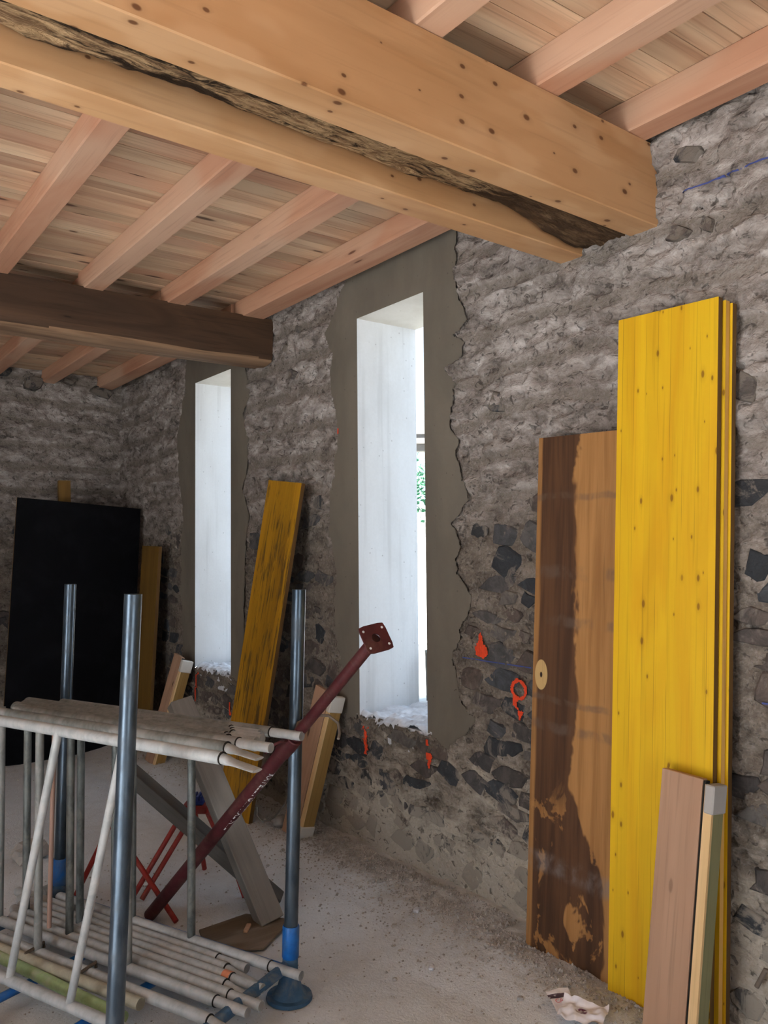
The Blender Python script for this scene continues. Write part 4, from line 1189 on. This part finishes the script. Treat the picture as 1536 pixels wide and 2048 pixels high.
def f_e(Y_, Z_):
    r_ = np.hypot((Y_ - 2.638) / 0.040, (Z_ - 1.065) / 0.040)
    ang = np.arctan2(Z_ - 1.065, -(Y_ - 2.638))
    ring_ = (np.abs(r_ - 1) < 0.20 + nz(Y_, Z_, 3) * 0.3) & ~((ang < -1.0) & (ang > -2.0) & False)
    foot = (np.abs(Y_ - 2.662) < 0.013 + nz(Y_, Z_, 4) * 0.01) & (Z_ < 1.035) & (Z_ > 0.99)
    tail = (np.abs((Y_ - 2.630) + (Z_ - 0.965) * 0.15) < (Z_ - 0.925) * 0.42) & (Z_ < 0.972) & (Z_ > 0.925)
    lnk = (np.abs(Z_ - 0.985 - (Y_ - 2.655) * 0.5) < 0.006) & (Y_ < 2.665) & (Y_ > 2.615) & (nz(Y_, Z_, 9) > -0.12)
    return ring_ | foot | tail | lnk
drape('spray_mark', f_e, 2.55, 2.72, 0.90, 1.13, M_ORANGE)
drape('spray_mark', lambda Y_, Z_: (np.abs(Y_ - 3.832 - (Z_ - .63) * .03) < 0.016 + nz(Y_, Z_, 5) * 0.05) & (nz(Y_, Z_, 6) > -0.12), 3.78, 3.88, 0.55, 0.71, M_ORANGE)
drape('spray_mark', lambda Y_, Z_: (np.abs(Y_ - 3.268) < 0.022 * np.clip((Z_ - 0.585) / 0.05, 0, 1) + nz(Y_, Z_, 7) * 0.02), 3.22, 3.32, 0.585, 0.668, M_ORANGE)
drape('spray_mark', lambda Y_, Z_: (np.abs(Y_ - 3.282) < 0.008 + nz(Y_, Z_, 8) * 0.01), 3.25, 3.31, 0.70, 0.73, M_ORANGE)
drape('spray_mark', lambda Y_, Z_: np.abs(Y_ - 6.13 + nz(Y_, Z_, 5) * .01) < 0.009, 6.09, 6.16, 0.52, 0.76, M_ORANGE)
drape('spray_mark', lambda Y_, Z_: np.abs(Y_ - 5.545) < 0.010, 5.52, 5.58, 0.50, 0.60, M_ORANGE)
drape('spray_mark', lambda Y_, Z_: np.abs(Y_ - 4.083) < 0.006, 4.06, 4.11, 2.385, 2.42, M_ORANGE, 0.004)
drape('chalk_line', lambda Y_, Z_: (np.abs(Z_ - 1.170) < 0.0022 + nz(Y_, Z_, 12) * 0.004), 2.56, 3.02, 1.155, 1.185, M_CHALK, 0.003, 0.0028)
drape('chalk_line', lambda Y_, Z_: (np.abs(Z_ - 3.018) < 0.0026 + nz(Y_, Z_, 13) * 0.005), 1.30, 1.765, 3.0, 3.035, M_CHALK, 0.003, 0.0028)
drape('chalk_line', lambda Y_, Z_: (np.abs(Z_ - 1.170) < 0.0035 + nz(Y_, Z_, 14) * 0.006), 1.25, 1.50, 1.155, 1.185, M_CHALK, 0.003, 0.0028)

# ------------------------------------------------------------------ outside
M_GROUND = concrete('sunlit_gravel', (0.62, 0.60, 0.56), (0.72, 0.70, 0.66), 3.0, False)
o = MB().box((2.95, -12, -0.25), (60, 60, -0.2)).build('ground_outside', M_GROUND); o['kind'] = 'structure'
o = MB().box((-40, -40, -0.25), (-3.7, 60, -0.2)).build('ground_outside', M_GROUND); o['kind'] = 'structure'
o = MB().box((-3.7, -40, -0.25), (2.95, -3.3, -0.2)).build('ground_outside', M_GROUND); o['kind'] = 'structure'
# the neighbouring shed: eaves boards on posts, white wall below, leafy bush in front
dirh = Vector((0.632, 0.775, 0)); side_ = Vector((0.775, -0.632, 0))
def out_at(dist, lat, z): return dirh * dist + side_ * lat + Vector((0, 0, z))
Ms = Matrix(((side_.x, dirh.x, 0, 0), (side_.y, dirh.y, 0, 0), (0, 0, 1, 0), (0, 0, 0, 1)))
shed = thing('shed_eaves', 'grey boarded eaves of a shed seen through the near window', 'shed', out_at(14, 0, 0))
M_GREYP = plain('grey_fascia', (0.13, 0.125, 0.12), 0.7)
M_GREYL = plain('pale_fascia', (0.20, 0.195, 0.19), 0.7)
MB().box((-2.5, 14.0, 3.65), (2.5, 14.2, 3.83), Ms).build('fascia_board', M_GREYL, shed)
MB().box((-2.5, 14.05, 3.58), (2.5, 14.3, 3.65), Ms).build('fascia_board', M_GREYP, shed)
MB().box((-2.5, 14.02, 3.50), (2.5, 14.3, 3.575), Ms).build('fascia_board', M_GREYL, shed)
MB().box((-2.5, 14.2, 3.38), (2.5, 14.4, 3.495), Ms).build('soffit', M_GREYP, shed)
for px_ in (-2.4, 2.4): MB().box((px_ - .06, 14.2, -.2), (px_ + .06, 14.3, 3.4), Ms).build('shed_post', M_GREYP, shed)
M_LEAF = plain('leaves', (0.10, 0.30, 0.16), 0.6, 0, 0.4, 4)
bush = thing('shrub', 'leafy green shrub under the shed eaves outside the window', 'shrub', out_at(16, 0, 0))
m = MB()
rl = random.Random(3)
for k_ in range(900):
    c_ = out_at(16 + rl.gauss(0, .35), rl.gauss(0, .9), 2.95 + rl.gauss(0, .28))
    u_ = Vector((rl.gauss(0, 1), rl.gauss(0, 1), rl.gauss(0, 1))).normalized() * 0.09
    v_ = u_.orthogonal().normalized() * 0.045
    m.add([c_ - u_, c_ + v_, c_ + u_, c_ - v_], [(0, 1, 2, 3)])
m.build('foliage', M_LEAF, bush, kind='stuff')
MB().path([out_at(16, 1.3, -.2), out_at(16, 1.0, 2.8)], 0.06, 8).build('stem', M_POLE, bush)
o = MB().box((-3, 17.0, -.2), (3, 17.2, 2.55), Ms).build('garden_wall', plain('white_render', (0.8, 0.8, 0.78), 0.8, 0, 0.05))
tag(o, 'white rendered garden wall outside the near window', 'wall')
# grey wedge added to stand in for a patch of shade outside
a_ = [(3.16, 3.86, 0.79), (3.20, 3.62, 0.78), (3.16, 3.87, 1.09)]
b_w = [(3.22, 3.88, 0.79), (3.26, 3.64, 0.78), (3.22, 3.89, 1.09)]
o = MB().add(a_ + b_w, [(0, 1, 2), (5, 4, 3), (0, 3, 4, 1), (1, 4, 5, 2), (2, 5, 3, 0)]).build('shade_wedge', concrete('shade_grey', (0.13, 0.135, 0.125), (0.16, 0.165, 0.155), 4.0, False))
tag(o, 'grey wedge added for the patch of shade beyond the near window', 'painted shade')
o = MB().box((3.125, 3.2, 0.60), (3.40, 4.0, 0.775)).build('outer_ledge', M_REVEAL, win1)
